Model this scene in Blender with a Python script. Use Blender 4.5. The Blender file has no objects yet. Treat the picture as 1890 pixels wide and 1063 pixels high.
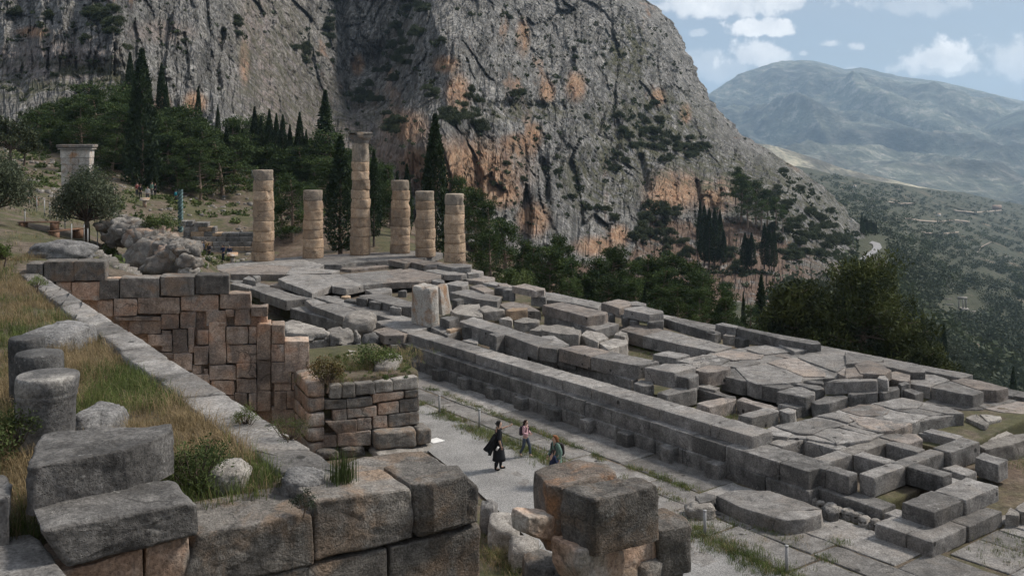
import bpy, bmesh, math, random
import numpy as np
from mathutils import Vector, Matrix

# ------------------------------------------------------------------ camera, sky, sun, exposure
sc = bpy.context.scene
col = sc.collection
F, CX, HY, HC = 1837.5, 945.0, 254.0, 11.7          # focal length, centre column, horizon row (photo px), eye height (m)
cam_d = bpy.data.cameras.new('camera'); cam = bpy.data.objects.new('camera', cam_d); col.objects.link(cam)
cam.location = (0, 0, HC); cam.rotation_euler = (math.radians(90), 0, 0)
cam_d.lens = 35.0; cam_d.sensor_width = 36.0; cam_d.shift_y = -(531.5 - HY) / 1890.0
cam_d.clip_start = 0.3; cam_d.clip_end = 60000
sc.camera = cam
SUN_DIR = Vector((0.85, 0.33, 0.95)).normalized()   # towards the sun
sun_d = bpy.data.lights.new('sun', 'SUN'); sun = bpy.data.objects.new('sun', sun_d); col.objects.link(sun)
sun_d.energy = 2.3; sun_d.angle = math.radians(11); sun_d.color = (1.0, 0.93, 0.84)
sun.rotation_euler = SUN_DIR.to_track_quat('Z', 'Y').to_euler(); sun.location = (40, -10, 60)

def build_world():
    w = bpy.data.worlds.new('World'); sc.world = w; w.use_nodes = True
    nt = w.node_tree; nt.nodes.clear(); N = nt.nodes.new; L = nt.links.new
    out = N('ShaderNodeOutputWorld'); bg = N('ShaderNodeBackground'); L(bg.outputs[0], out.inputs[0])
    bg.inputs[1].default_value = 0.07
    sky = N('ShaderNodeTexSky'); sky.sky_type = 'NISHITA'; sky.sun_disc = False
    sky.sun_elevation = math.asin(SUN_DIR.z); sky.sun_rotation = math.atan2(SUN_DIR.x, SUN_DIR.y)
    sky.altitude = 600; sky.air_density = 1.0; sky.dust_density = 1.5; sky.ozone_density = 1.0
    tc = N('ShaderNodeTexCoord'); sep = N('ShaderNodeSeparateXYZ'); L(tc.outputs['Generated'], sep.inputs[0])
    def M(op, a, b=None, c=None, clamp=False):
        n = N('ShaderNodeMath'); n.operation = op; n.use_clamp = clamp
        for i, v in enumerate((a, b, c)):
            if v is None: continue
            if isinstance(v, (int, float)): n.inputs[i].default_value = v
            else: L(v, n.inputs[i])
        return n.outputs[0]
    X, Y, Z = sep.outputs
    # cloud deck: direction projected on a plane overhead, the same all round
    zz = M('MAXIMUM', M('ADD', Z, 0.18), 0.05)
    comb = N('ShaderNodeCombineXYZ'); L(M('DIVIDE', X, zz), comb.inputs[0]); L(M('DIVIDE', Y, zz), comb.inputs[1])
    n1 = N('ShaderNodeTexNoise'); L(comb.outputs[0], n1.inputs[0]); n1.inputs['Scale'].default_value = 0.9
    n1.inputs['Detail'].default_value = 7; n1.inputs['Roughness'].default_value = 0.55
    mr = N('ShaderNodeMapRange'); mr.interpolation_type = 'SMOOTHSTEP'; L(n1.outputs[0], mr.inputs[0])
    mr.inputs[1].default_value = 0.38; mr.inputs[2].default_value = 0.66
    # below ~8 degrees the deck thins out to open sky with separate cumulus
    low = N('ShaderNodeMapRange'); low.interpolation_type = 'SMOOTHSTEP'; L(Z, low.inputs[0])
    low.inputs[1].default_value = 0.085; low.inputs[2].default_value = 0.20; low.inputs[3].default_value = 0.10; low.inputs[4].default_value = 1.0
    deck = M('MULTIPLY', mr.outputs[0], low.outputs[0])
    deck = M('MAXIMUM', deck, M('MULTIPLY', low.outputs[0], 0.55))
    # separate cumulus, each at its own direction
    n2 = N('ShaderNodeTexNoise'); L(tc.outputs['Generated'], n2.inputs[0]); n2.inputs['Scale'].default_value = 26
    n2.inputs['Detail'].default_value = 8; n2.inputs['Roughness'].default_value = 0.6
    n3 = N('ShaderNodeTexNoise'); L(tc.outputs['Generated'], n3.inputs[0]); n3.inputs['Scale'].default_value = 70
    n3.inputs['Detail'].default_value = 5
    wob = M('ADD', M('MULTIPLY', M('SUBTRACT', n2.outputs[0], 0.5), 3.0), M('MULTIPLY', M('SUBTRACT', n3.outputs[0], 0.5), 1.2))
    ys = M('MAXIMUM', Y, 0.02); U = M('DIVIDE', X, ys); W = M('DIVIDE', Z, ys)
    clouds = [(1412, 54, 78, 20, .95), (1395, 108, 70, 32, .8), (1340, 130, 80, 40, .35), (1530, 82, 26, 13, .8), (1586, 88, 27, 14, .8), (1483, 100, 14, 8, .7),
              (1718, 112, 88, 34, .95), (1740, 125, 120, 22, .6), (1880, 118, 75, 60, .65), (1575, 128, 22, 8, .5), (1300, 14, 210, 30, .8), (1440, 8, 130, 24, .8),
              (2050, 100, 130, 50, .7), (1290, 62, 20, 9, .35), (1700, 10, 130, 30, .3), (560, -90, 260, 60, .6), (-100, 60, 240, 60, .6), (2330, 60, 160, 45, .7)]
    tot = None
    for (px, py, a, b, s) in clouds:
        du = M('DIVIDE', M('SUBTRACT', U, (px - CX) / F), a / F); dw = M('DIVIDE', M('SUBTRACT', W, (HY - py) / F), b / F)
        dwp = M('MULTIPLY', M('MINIMUM', dw, 0.0), 1.5)          # flatter base
        dw2 = M('ADD', M('MAXIMUM', dw, 0.0), M('MULTIPLY', dwp, -1.0))
        r = M('SQRT', M('ADD', M('MULTIPLY', du, du), M('MULTIPLY', dw2, dw2)))
        v = M('ADD', M('SUBTRACT', 1.0, r), wob)
        sm = N('ShaderNodeMapRange'); sm.interpolation_type = 'SMOOTHSTEP'; L(v, sm.inputs[0]); sm.inputs[1].default_value = 0.0; sm.inputs[2].default_value = 0.5
        m = M('MULTIPLY', sm.outputs[0], s)
        tot = m if tot is None else M('MAXIMUM', tot, m)
    front = M('GREATER_THAN', Y, 0.03); tot = M('MULTIPLY', tot, front)
    # clouds: grey thicker places, white thin ones
    shade = N('ShaderNodeMapRange'); L(n2.outputs[0], shade.inputs[0]); shade.inputs[1].default_value = .3; shade.inputs[2].default_value = .7
    cr = N('ShaderNodeMix'); cr.data_type = 'RGBA'; L(shade.outputs[0], cr.inputs[0])
    cr.inputs[6].default_value = (5.2, 5.5, 6.0, 1); cr.inputs[7].default_value = (10.2, 10.1, 9.9, 1)
    dk = N('ShaderNodeMix'); dk.data_type = 'RGBA'; L(n1.outputs[0], dk.inputs[0])
    dk.inputs[6].default_value = (5.4, 5.4, 5.5, 1); dk.inputs[7].default_value = (3.7, 3.85, 4.15, 1)
    # thin veil greys the blue of the clear part
    veil = N('ShaderNodeMix'); veil.data_type = 'RGBA'; veil.inputs[0].default_value = 0.74
    L(sky.outputs[0], veil.inputs[6]); veil.inputs[7].default_value = (2.5, 3.2, 4.2, 1)
    zg = N('ShaderNodeMix'); zg.data_type = 'RGBA'; zg.blend_type = 'MULTIPLY'; zg.inputs[0].default_value = 1.0; L(dk.outputs[2], zg.inputs[6])
    zv = N('ShaderNodeCombineColor'); zf = M('ADD', 0.85, M('MULTIPLY', M('MAXIMUM', Z, 0.0), 0.45))
    for _i in range(3): L(zf, zv.inputs[_i])
    L(zv.outputs[0], zg.inputs[7])
    m1 = N('ShaderNodeMix'); m1.data_type = 'RGBA'; L(deck, m1.inputs[0]); L(veil.outputs[2], m1.inputs[6]); L(zg.outputs[2], m1.inputs[7])
    m2 = N('ShaderNodeMix'); m2.data_type = 'RGBA'; L(tot, m2.inputs[0]); L(m1.outputs[2], m2.inputs[6]); L(cr.outputs[2], m2.inputs[7])
    L(m2.outputs[2], bg.inputs[0])
build_world()
vs = sc.view_settings; vs.view_transform = 'Standard'; vs.look = 'None'; vs.gamma = 1.0; vs.use_curve_mapping = False
vs.exposure = 0.86
sc.render.engine = 'CYCLES'
cy = sc.cycles; cy.use_denoising = True; cy.max_bounces = 5; cy.diffuse_bounces = 3; cy.glossy_bounces = 1
cy.transmission_bounces = 2; cy.volume_bounces = 1; cy.transparent_max_bounces = 6; cy.sample_clamp_indirect = 4.0
cy.use_adaptive_sampling = True; cy.adaptive_threshold = 0.02

# ------------------------------------------------------------------ helpers
rng = np.random.default_rng(7)
random.seed(7)
def P(x, y, z):
    'photo pixel seen on the level plane z -> world point'
    Y = F * (HC - z) / (y - HY); return np.array([(x - CX) / F * Y, Y, z])
def PD(x, y, Y):
    'photo pixel at distance Y -> world point (vectorised)'
    x = np.asarray(x, float); y = np.asarray(y, float); Y = np.asarray(Y, float)
    return np.stack([(x - CX) / F * Y, Y, HC - (y - HY) / F * Y], -1)
_perm = np.random.default_rng(11).permutation(256); _perm = np.concatenate([_perm, _perm, _perm])
_grad = np.random.default_rng(12).normal(size=(256, 3)); _grad /= np.linalg.norm(_grad, axis=1)[:, None]
def pn(p):
    'gradient noise, p (...,3) -> about -0.7..0.7'
    p = np.asarray(p, float); i = np.floor(p).astype(int); f = p - i; i &= 255
    w = f * f * f * (f * (f * 6 - 15) + 10); r = 0
    for dx in (0, 1):
        wx = w[..., 0] if dx else 1 - w[..., 0]
        for dy in (0, 1):
            wy = w[..., 1] if dy else 1 - w[..., 1]
            for dz in (0, 1):
                wz = w[..., 2] if dz else 1 - w[..., 2]
                h = _perm[_perm[_perm[i[..., 0] + dx] + i[..., 1] + dy] + i[..., 2] + dz]
                g = _grad[h]
                r = r + wx * wy * wz * (g[..., 0] * (f[..., 0] - dx) + g[..., 1] * (f[..., 1] - dy) + g[..., 2] * (f[..., 2] - dz))
    return r
def fbm(p, o=4, lac=2.0, gain=0.5):
    p = np.asarray(p, float); a = 1.0; r = 0
    for k in range(o):
        r = r + a * pn(p + k * 17.3); p = p * lac; a *= gain
    return r
def ridged(p, o=4, gain=0.5):
    p = np.asarray(p, float); a = 1.0; r = 0
    for k in range(o):
        r = r + a * (0.5 - np.abs(pn(p + k * 9.1)) * 1.6); p = p * 2.05; a *= gain
    return r
def worley(p):
    'cell noise -> F1, F2-F1, random value of the nearest cell'
    p = np.asarray(p, float); i = np.floor(p).astype(int); f = p - i; f1 = np.full(p.shape[:-1], 9.0); f2 = f1.copy(); cv = np.zeros(p.shape[:-1])
    J = np.random.default_rng(5).random((256, 4))
    for dx in (-1, 0, 1):
        for dy in (-1, 0, 1):
            for dz in (-1, 0, 1):
                h = _perm[_perm[_perm[(i[..., 0] + dx) & 255] + ((i[..., 1] + dy) & 255)] + ((i[..., 2] + dz) & 255)]
                j = J[h]; d = np.sqrt((dx + j[..., 0] - f[..., 0]) ** 2 + (dy + j[..., 1] - f[..., 1]) ** 2 + (dz + j[..., 2] - f[..., 2]) ** 2)
                n = d < f1; f2 = np.where(n, f1, np.minimum(f2, d)); cv = np.where(n, j[..., 3], cv); f1 = np.where(n, d, f1)
    return f1, f2 - f1, cv
def tps(pts, vals):
    'thin plate spline through scattered control points'
    pts = np.asarray(pts, float); s = np.abs(pts).max(); q = pts / s; n = len(q)
    def U(r2): return np.where(r2 > 0, r2 * np.log(np.maximum(r2, 1e-12)), 0)
    K = U(((q[:, None] - q[None]) ** 2).sum(-1)) + np.eye(n) * 2e-4
    Pm = np.hstack([np.ones((n, 1)), q]); A = np.block([[K, Pm], [Pm.T, np.zeros((3, 3))]])
    c = np.linalg.solve(A, np.concatenate([np.asarray(vals, float), np.zeros(3)]))
    def f(x):
        x = np.asarray(x, float) / s; sh = x.shape[:-1]; x = x.reshape(-1, 2); out = np.empty(len(x))
        for k in range(0, len(x), 20000):
            b = x[k:k + 20000]; out[k:k + 20000] = U(((b[:, None] - q[None]) ** 2).sum(-1)) @ c[:n] + c[n] + b @ c[n + 1:]
        return out.reshape(sh)
    return f
def smooth01(t): t = np.clip(t, 0, 1); return t * t * (3 - 2 * t)

def mesh_np(name, verts, faces, smooth=False, mat=None):
    'faces: (n,3|4) array or list of arrays'
    me = bpy.data.meshes.new(name); verts = np.asarray(verts, np.float32)
    fl = faces if isinstance(faces, list) else [faces]
    fl = [np.asarray(f, np.int32) for f in fl if len(f)]
    loops = np.concatenate([f.ravel() for f in fl]); tot = np.concatenate([np.full(len(f), f.shape[1], np.int32) for f in fl])
    st = np.concatenate([[0], np.cumsum(tot)[:-1]]).astype(np.int32)
    me.vertices.add(len(verts)); me.vertices.foreach_set('co', verts.ravel())
    me.loops.add(len(loops)); me.loops.foreach_set('vertex_index', loops)
    me.polygons.add(len(tot)); me.polygons.foreach_set('loop_start', st); me.polygons.foreach_set('loop_total', tot)
    if smooth: me.polygons.foreach_set('use_smooth', np.ones(len(tot), bool))
    me.update(calc_edges=True)
    if mat: me.materials.append(mat)
    return me
def obj(name, me, parent=None, loc=None):
    o = bpy.data.objects.new(name, me); col.objects.link(o)
    if parent is not None: o.parent = parent
    if loc is not None: o.location = loc
    return o
def tag(o, label=None, cat=None, group=None, kind=None):
    if label: o['label'] = label
    if cat: o['category'] = cat
    if group: o['group'] = group
    if kind: o['kind'] = kind
    return o
def empty(name, loc=(0, 0, 0), label=None, cat=None, group=None):
    o = bpy.data.objects.new(name, None); col.objects.link(o); o.location = loc; o.empty_display_size = .2
    return tag(o, label, cat, group)
def copy_tree(o, parent=None):
    c = o.copy(); col.objects.link(c); c.parent = parent
    for ch in list(o.children): copy_tree(ch, c)
    return c
def grid_faces(ny, nx):
    i = np.arange(ny * nx).reshape(ny, nx)
    return np.stack([i[:-1, :-1], i[:-1, 1:], i[1:, 1:], i[1:, :-1]], -1).reshape(-1, 4)
def attr(me, name, vals):
    a = me.attributes.new(name, 'FLOAT', 'POINT'); a.data.foreach_set('value', np.asarray(vals, np.float32).ravel())
def in_poly(x, y, poly):
    poly = np.asarray(poly, float); r = np.zeros(np.shape(x), bool); j = len(poly) - 1
    for i in range(len(poly)):
        xi, yi = poly[i]; xj, yj = poly[j]
        c = ((yi > y) != (yj > y)) & (x < (xj - xi) * (y - yi) / (yj - yi + 1e-12) + xi); r ^= c; j = i
    return r

# ------------------------------------------------------------------ materials
class NB:
    def __init__(s, name, rough=0.9):
        s.m = bpy.data.materials.new(name); s.m.use_nodes = True; s.nt = s.m.node_tree; s.nt.nodes.clear()
        s.out = s.n('ShaderNodeOutputMaterial'); s.b = s.n('ShaderNodeBsdfPrincipled'); s.l(s.b.outputs[0], s.out.inputs[0])
        s.b.inputs['Roughness'].default_value = rough; s.b.inputs['Specular IOR Level'].default_value = 0.25
        s.pos = s.n('ShaderNodeNewGeometry').outputs['Position']
    def n(s, t): return s.nt.nodes.new(t)
    def l(s, a, b): s.nt.links.new(a, b)
    def put(s, i, v):
        if isinstance(v, (int, float, tuple)): i.default_value = v
        else: s.l(v, i)
    def math(s, op, a, b=0.0, clamp=False):
        n = s.n('ShaderNodeMath'); n.operation = op; n.use_clamp = clamp; s.put(n.inputs[0], a); s.put(n.inputs[1], b); return n.outputs[0]
    def scale(s, v):
        n = s.n('ShaderNodeVectorMath'); n.operation = 'MULTIPLY'; s.l(s.pos, n.inputs[0]); n.inputs[1].default_value = v; return n.outputs[0]
    def noise(s, scale, detail=5, rough=.55, vec=None, dist=0.0):
        n = s.n('ShaderNodeTexNoise'); s.l(vec if vec is not None else s.pos, n.inputs[0]); n.inputs['Scale'].default_value = scale
        n.inputs['Detail'].default_value = detail; n.inputs['Roughness'].default_value = rough; n.inputs['Distortion'].default_value = dist; return n.outputs[0]
    def voro(s, scale, vec=None, feat='F1'):
        n = s.n('ShaderNodeTexVoronoi'); n.feature = feat; s.l(vec if vec is not None else s.pos, n.inputs[0]); n.inputs['Scale'].default_value = scale; return n
    def rng(s, v, a, b, c=0.0, d=1.0, smooth=True):
        n = s.n('ShaderNodeMapRange'); n.interpolation_type = 'SMOOTHSTEP' if smooth else 'LINEAR'; s.put(n.inputs[0], v)
        for i, q in enumerate((a, b, c, d)): n.inputs[i + 1].default_value = q
        return n.outputs[0]
    def mix(s, f, a, b, mode='MIX'):
        n = s.n('ShaderNodeMix'); n.data_type = 'RGBA'; n.blend_type = mode; s.put(n.inputs[0], f)
        for i, v in ((6, a), (7, b)):
            if isinstance(v, tuple): n.inputs[i].default_value = (*v, 1) if len(v) == 3 else v
            else: s.l(v, n.inputs[i])
        return n.outputs[2]
    def ramp(s, f, stops):
        n = s.n('ShaderNodeValToRGB'); s.put(n.inputs[0], f); e = n.color_ramp.elements
        while len(e) < len(stops): e.new(0.5)
        for q, (p, c) in zip(e, stops): q.position = p; q.color = (*c, 1)
        return n.outputs[0]
    def attr(s, name):
        n = s.n('ShaderNodeAttribute'); n.attribute_name = name; return n.outputs['Fac']
    def orand(s): return s.n('ShaderNodeObjectInfo').outputs['Random']
    def bump(s, h, strength=.4, dist=.03, prev=None):
        n = s.n('ShaderNodeBump'); n.inputs['Strength'].default_value = strength; n.inputs['Distance'].default_value = dist; s.put(n.inputs['Height'], h)
        if prev is not None: s.l(prev, n.inputs['Normal'])
        return n.outputs[0]
    def done(s, color, normal=None):
        if isinstance(color, tuple): s.b.inputs['Base Color'].default_value = (*color, 1)
        else: s.l(color, s.b.inputs['Base Color'])
        if normal is not None: s.l(normal, s.b.inputs['Normal'])
        return s.m
def mul(b, colr, f): return b.mix(1.0, colr, f, 'MULTIPLY')
def grey(b, f, a, d):
    'value -> grey multiplier colour'
    return b.ramp(f, [(0.0, (a, a, a)), (1.0, (d, d, d))])

def stone_mat(name, cols, stain=(.07, .066, .062), stain_amt=.6, lichen=.35, sc_=1.0, bumpd=.03, warm=None, streak=.5, holes=False):
    b = NB(name, .92)
    big = b.noise(.55 * sc_, 6, .6); mid = b.noise(2.6 * sc_, 8, .62); fine = b.noise(19 * sc_, 6, .65)
    c = b.ramp(mid, [(.28, cols[0]), (.5, cols[1]), (.72, cols[2])])
    if warm: c = b.mix(b.rng(b.noise(.9 * sc_, 5, .6, dist=.6), .46, .66), c, warm)
    c = b.mix(b.math('MULTIPLY', b.rng(big, .46, .66), stain_amt), c, stain)
    st = b.noise(1.0, 6, .6, vec=b.scale((3.2 * sc_, 3.2 * sc_, .45 * sc_)))
    c = b.mix(b.math('MULTIPLY', b.rng(st, .5, .72), streak), c, stain)
    c = mul(b, c, grey(b, b.rng(fine, .3, .7), .6, 1.32))
    c = mul(b, c, grey(b, b.orand(), .68, 1.28))
    wn = b.n('ShaderNodeTexNoise'); b.l(b.pos, wn.inputs[0]); wn.inputs['Scale'].default_value = 2.2; wn.inputs['Detail'].default_value = 6; wv = b.n('ShaderNodeVectorMath'); wv.operation = 'MULTIPLY_ADD'; b.l(wn.outputs['Color'], wv.inputs[0]); wv.inputs[1].default_value = (.75, .75, .75); b.l(b.pos, wv.inputs[2])
    crk = b.voro(.55 * sc_, vec=wv.outputs[0], feat='DISTANCE_TO_EDGE').outputs['Distance']
    cm = b.math('MULTIPLY', b.rng(crk, .004, .022, 1, 0), b.rng(b.noise(.8, 3), .5, .64)); c = b.mix(b.math('MULTIPLY', cm, .6), c, (.03, .028, .026))
    if holes:
        hv = b.voro(1.25).outputs['Distance']; c = b.mix(b.rng(hv, .075, .12, .9, 0), c, (.03, .028, .026))
    pits = b.voro(30 * sc_, feat='F1').outputs['Distance']
    c = mul(b, c, grey(b, b.rng(pits, .05, .3), .72, 1.0))
    lv = b.math('MULTIPLY', b.rng(b.noise(8.5 * sc_, 4, .7), .6, .7), b.rng(b.noise(1.7, 3), .42, .6))
    c = b.mix(b.math('MULTIPLY', lv, lichen), c, (.44, .43, .40))
    h = b.math('ADD', b.math('MULTIPLY', mid, .8), b.math('ADD', b.math('MULTIPLY', fine, .5), b.math('MULTIPLY', b.rng(pits, 0, .3), .3)))
    return b.done(c, b.bump(h, .95, bumpd * 1.4))
MAT = {}
MAT['grey'] = stone_mat('grey_limestone', [(.085, .081, .077), (.165, .157, .149), (.28, .267, .252)], stain=(.045, .043, .041), stain_amt=.6, lichen=.5, streak=.5)
MAT['greyflat'] = stone_mat('grey_limestone_slabs', [(.12, .114, .108), (.215, .204, .192), (.335, .32, .302)], stain=(.075, .07, .066), stain_amt=.5, lichen=.6, warm=(.235, .215, .195), streak=.3, holes=True)
MAT['greywarm'] = stone_mat('pinkish_limestone', [(.13, .112, .1), (.225, .197, .176), (.34, .305, .275)], stain=(.07, .064, .06), stain_amt=.5, lichen=.6, warm=(.26, .215, .18), streak=.4, holes=True)
MAT['tan'] = stone_mat('conglomerate_ashlar', [(.25, .16, .112), (.40, .278, .205), (.50, .40, .32)], stain=(.11, .098, .09), stain_amt=.65, lichen=.35, streak=.6, warm=(.33, .30, .265))
MAT['plaster'] = stone_mat('stained_wall_plaster', [(.26, .185, .138), (.40, .315, .25), (.50, .42, .355)], stain=(.13, .118, .11), stain_amt=.75, lichen=.45, streak=.65, warm=(.40, .255, .175))
MAT['pale'] = stone_mat('pale_limestone', [(.20, .18, .16), (.32, .295, .265), (.46, .43, .39)], stain=(.13, .12, .11), stain_amt=.5, lichen=.5, sc_=1.5, bumpd=.06)
MAT['brown'] = stone_mat('brown_conglomerate', [(.095, .088, .08), (.185, .17, .153), (.30, .278, .25)], stain=(.055, .052, .049), stain_amt=.5, lichen=.45, sc_=1.6, bumpd=.05, warm=(.235, .175, .128))
MAT['poros'] = stone_mat('poros_column_stone', [(.30, .205, .132), (.44, .315, .212), (.52, .41, .30)], stain=(.22, .19, .16), stain_amt=.45, lichen=.25, sc_=1.3, bumpd=.06, streak=.35)
MAT['marble'] = stone_mat('weathered_marble', [(.36, .33, .29), (.50, .47, .425), (.60, .57, .52)], stain=(.09, .085, .08), stain_amt=.35, lichen=.2, streak=.3, warm=(.36, .22, .13))
MAT['drum'] = stone_mat('dark_marble_drum', [(.05, .048, .047), (.085, .082, .08), (.15, .145, .14)], stain=(.36, .34, .31), stain_amt=.85, lichen=.4, sc_=1.0, streak=0.0)
MAT['rust'] = stone_mat('lichen_stained_block', [(.12, .10, .085), (.215, .18, .15), (.33, .28, .235)], stain=(.06, .055, .05), stain_amt=.5, lichen=.4, sc_=1.7, bumpd=.05, warm=(.34, .185, .10))
MAT['rock'] = stone_mat('grey_rock', [(.11, .108, .106), (.2, .195, .19), (.31, .30, .29)], stain=(.07, .068, .066), stain_amt=.5, lichen=.4, bumpd=.06)

def plain(name, c, rough=.8, var=.15, sc_=6.0, metal=0.0):
    b = NB(name, rough); b.b.inputs['Metallic'].default_value = metal
    base = b.mix(1.0, c, grey(b, b.rng(b.noise(sc_, 4), .3, .7), 1 - var, 1 + var), 'MULTIPLY')
    return b.done(base, b.bump(b.noise(sc_ * 4, 3), .2, .01))
def leaf_mat(name, a, c, tr=.18):
    b = NB(name, .75); b.b.inputs['Specular IOR Level'].default_value = .15
    f = b.noise(.55, 4, .6); g = b.noise(5.0, 3)
    k = b.mix(b.rng(f, .34, .66), a, c); k = mul(b, k, grey(b, b.rng(g, .3, .7), .6, 1.35)); k = mul(b, k, grey(b, b.orand(), .8, 1.25))
    b.done(k); t = b.n('ShaderNodeBsdfTranslucent'); b.l(k, t.inputs[0]); ms = b.n('ShaderNodeMixShader'); ms.inputs[0].default_value = tr
    b.l(b.b.outputs[0], ms.inputs[1]); b.l(t.outputs[0], ms.inputs[2]); b.l(ms.outputs[0], b.out.inputs[0])
    return b.m
MAT['cypress'] = leaf_mat('cypress_foliage', (.022, .036, .018), (.042, .062, .027))
MAT['olivedark'] = leaf_mat('dark_olive_foliage', (.045, .058, .034), (.095, .108, .068))
MAT['porosgrey'] = stone_mat('grey_poros', [(.20, .16, .12), (.335, .272, .208), (.44, .375, .30)], stain=(.14, .125, .11), stain_amt=.6, lichen=.4, sc_=1.3, bumpd=.06, streak=.6)
MAT['pine'] = leaf_mat('pine_needles', (.03, .05, .018), (.07, .10, .032))
MAT['darkpine'] = leaf_mat('dark_pine_needles', (.018, .027, .010), (.085, .098, .03))  # wide tone range paints lit clumps and dark gaps into the crown
MAT['olive'] = leaf_mat('olive_foliage', (.034, .045, .027), (.07, .083, .052))
MAT['maquis'] = leaf_mat('maquis_foliage', (.035, .048, .026), (.075, .088, .045))
MAT['shrub'] = leaf_mat('green_shrub_foliage', (.05, .075, .025), (.105, .13, .045))
MAT['redshrub'] = leaf_mat('reddish_shrub_foliage', (.16, .075, .035), (.10, .095, .035))
MAT['grassgreen'] = leaf_mat('green_grass', (.075, .105, .03), (.15, .18, .06), .3)
MAT['grassdry'] = leaf_mat('dry_grass', (.24, .18, .095), (.34, .26, .15), .3)
MAT['bark'] = plain('bark', (.10, .075, .058), .95, .35, 9)
MAT['palebark'] = plain('pine_bark', (.22, .165, .125), .95, .3, 7)
MAT['metal'] = plain('weathered_steel', (.30, .30, .30), .5, .15, 20)
MAT['white'] = plain('white_paint', (.72, .71, .69), .6, .08)
MAT['postgrey'] = plain('galvanised_post', (.38, .38, .37), .6, .1)
MAT['drumdark'] = stone_mat('black_weathered_marble', [(.045, .044, .043), (.08, .078, .076), (.14, .136, .13)], stain=(.06, .058, .056), stain_amt=.3, lichen=.5, streak=.3)
MAT['wood'] = plain('weathered_wood', (.17, .10, .065), .8, .3, 14)
# ================================================================== LAND
def cliff_mat():
    b = NB('cliff_limestone', .95)
    sx = b.n('ShaderNodeSeparateXYZ'); b.l(b.pos, sx.inputs[0]); pu = b.attr('pu')
    def PV(kx, kz):
        n = b.n('ShaderNodeCombineXYZ'); b.l(b.math('MULTIPLY', pu, kx), n.inputs[0]); b.l(b.math('MULTIPLY', sx.outputs[2], kz), n.inputs[2]); b.l(b.math('MULTIPLY', sx.outputs[1], kz * .15), n.inputs[1]); return n.outputs[0]
    big = b.noise(.035, 6, .6); mid = b.noise(.16, 8, .65); fine = b.noise(.9, 7, .7)
    st = b.noise(1.0, 7, .65, vec=PV(.42, .07))
    c = b.ramp(mid, [(.3, (.13, .126, .121)), (.5, (.25, .241, .23)), (.7, (.41, .395, .37))])
    c = b.mix(b.rng(st, .47, .64, 0, .8), c, (.075, .074, .074))
    c = mul(b, c, grey(b, b.rng(fine, .34, .66), .42, 1.5))
    c = mul(b, c, grey(b, b.rng(big, .3, .7), .8, 1.18))
    ck = b.voro(.30, vec=PV(1.0, .34), feat='DISTANCE_TO_EDGE').outputs['Distance']
    ck2 = b.voro(.9, vec=PV(1.0, .42), feat='DISTANCE_TO_EDGE').outputs['Distance']
    cc = b.voro(.9, vec=b.scale((1.0, .4, .5))).outputs['Color']
    c = mul(b, c, b.mix(.45, (1, 1, 1), b.mix(1.0, cc, (1.5, 1.5, 1.5), 'MULTIPLY')) if False else grey(b, b.rng(ck, 0, .06), .8, 1.0))
    c = mul(b, c, grey(b, b.rng(ck2, 0, .10), .78, 1.05))
    # rust-orange faces where blocks broke away
    om = b.math('MULTIPLY', b.attr('orange'), b.rng(b.noise(.12, 6, .65, vec=PV(1.3, .45)), .27, .46))
    oc = b.ramp(b.noise(.45, 6, .65), [(.3, (.29, .15, .085)), (.5, (.41, .25, .155)), (.72, (.52, .38, .27))])
    oc = b.mix(b.rng(st, .52, .66, 0, .5), oc, (.16, .10, .08))
    c = b.mix(om, c, oc)
    rare = b.math('MULTIPLY', b.rng(b.noise(.07, 5, .6, vec=PV(1.2, .4)), .6, .68), b.math('MULTIPLY', b.attr('cliff'), .55))
    c = b.mix(rare, c, (.40, .235, .145))
    # loose scree and scrubby ledges
    sm = b.math('MULTIPLY', b.attr('scree'), b.rng(b.noise(.5, 5, .7), .3, .6))
    c = b.mix(sm, c, b.ramp(b.noise(1.3, 5, .7), [(.3, (.17, .14, .125)), (.7, (.44, .37, .34))]))
    gm = b.math('MULTIPLY', b.attr('scrub'), b.rng(b.noise(.22, 7, .7), .42, .58))
    c = b.mix(gm, c, b.ramp(b.noise(.8, 5, .7), [(.3, (.055, .06, .034)), (.6, (.12, .115, .07)), (.8, (.2, .165, .12))]))
    em = b.math('MULTIPLY', b.attr('earth'), b.rng(b.noise(.11, 6, .65), .36, .55))
    c = b.mix(em, c, b.ramp(b.noise(.5, 6, .7), [(.3, (.125, .08, .055)), (.6, (.21, .145, .108)), (.8, (.27, .21, .165))]))
    h = b.math('ADD', b.math('MULTIPLY', mid, 1.0), b.math('ADD', b.math('MULTIPLY', fine, .55), b.math('ADD', b.math('MULTIPLY', st, .8), b.math('ADD', b.rng(ck, 0, .3, 0, .8), b.rng(ck2, 0, .3, 0, .4)))))
    return b.done(c, b.bump(h, 1.0, 2.4))
def blob_mask(x, y, lst):
    m = np.zeros(np.shape(x))
    for (cx, cy, rx, ry) in lst: m = np.maximum(m, smooth01(1.45 - np.hypot((x - cx) / rx, (y - cy) / ry)))
    return m
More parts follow.
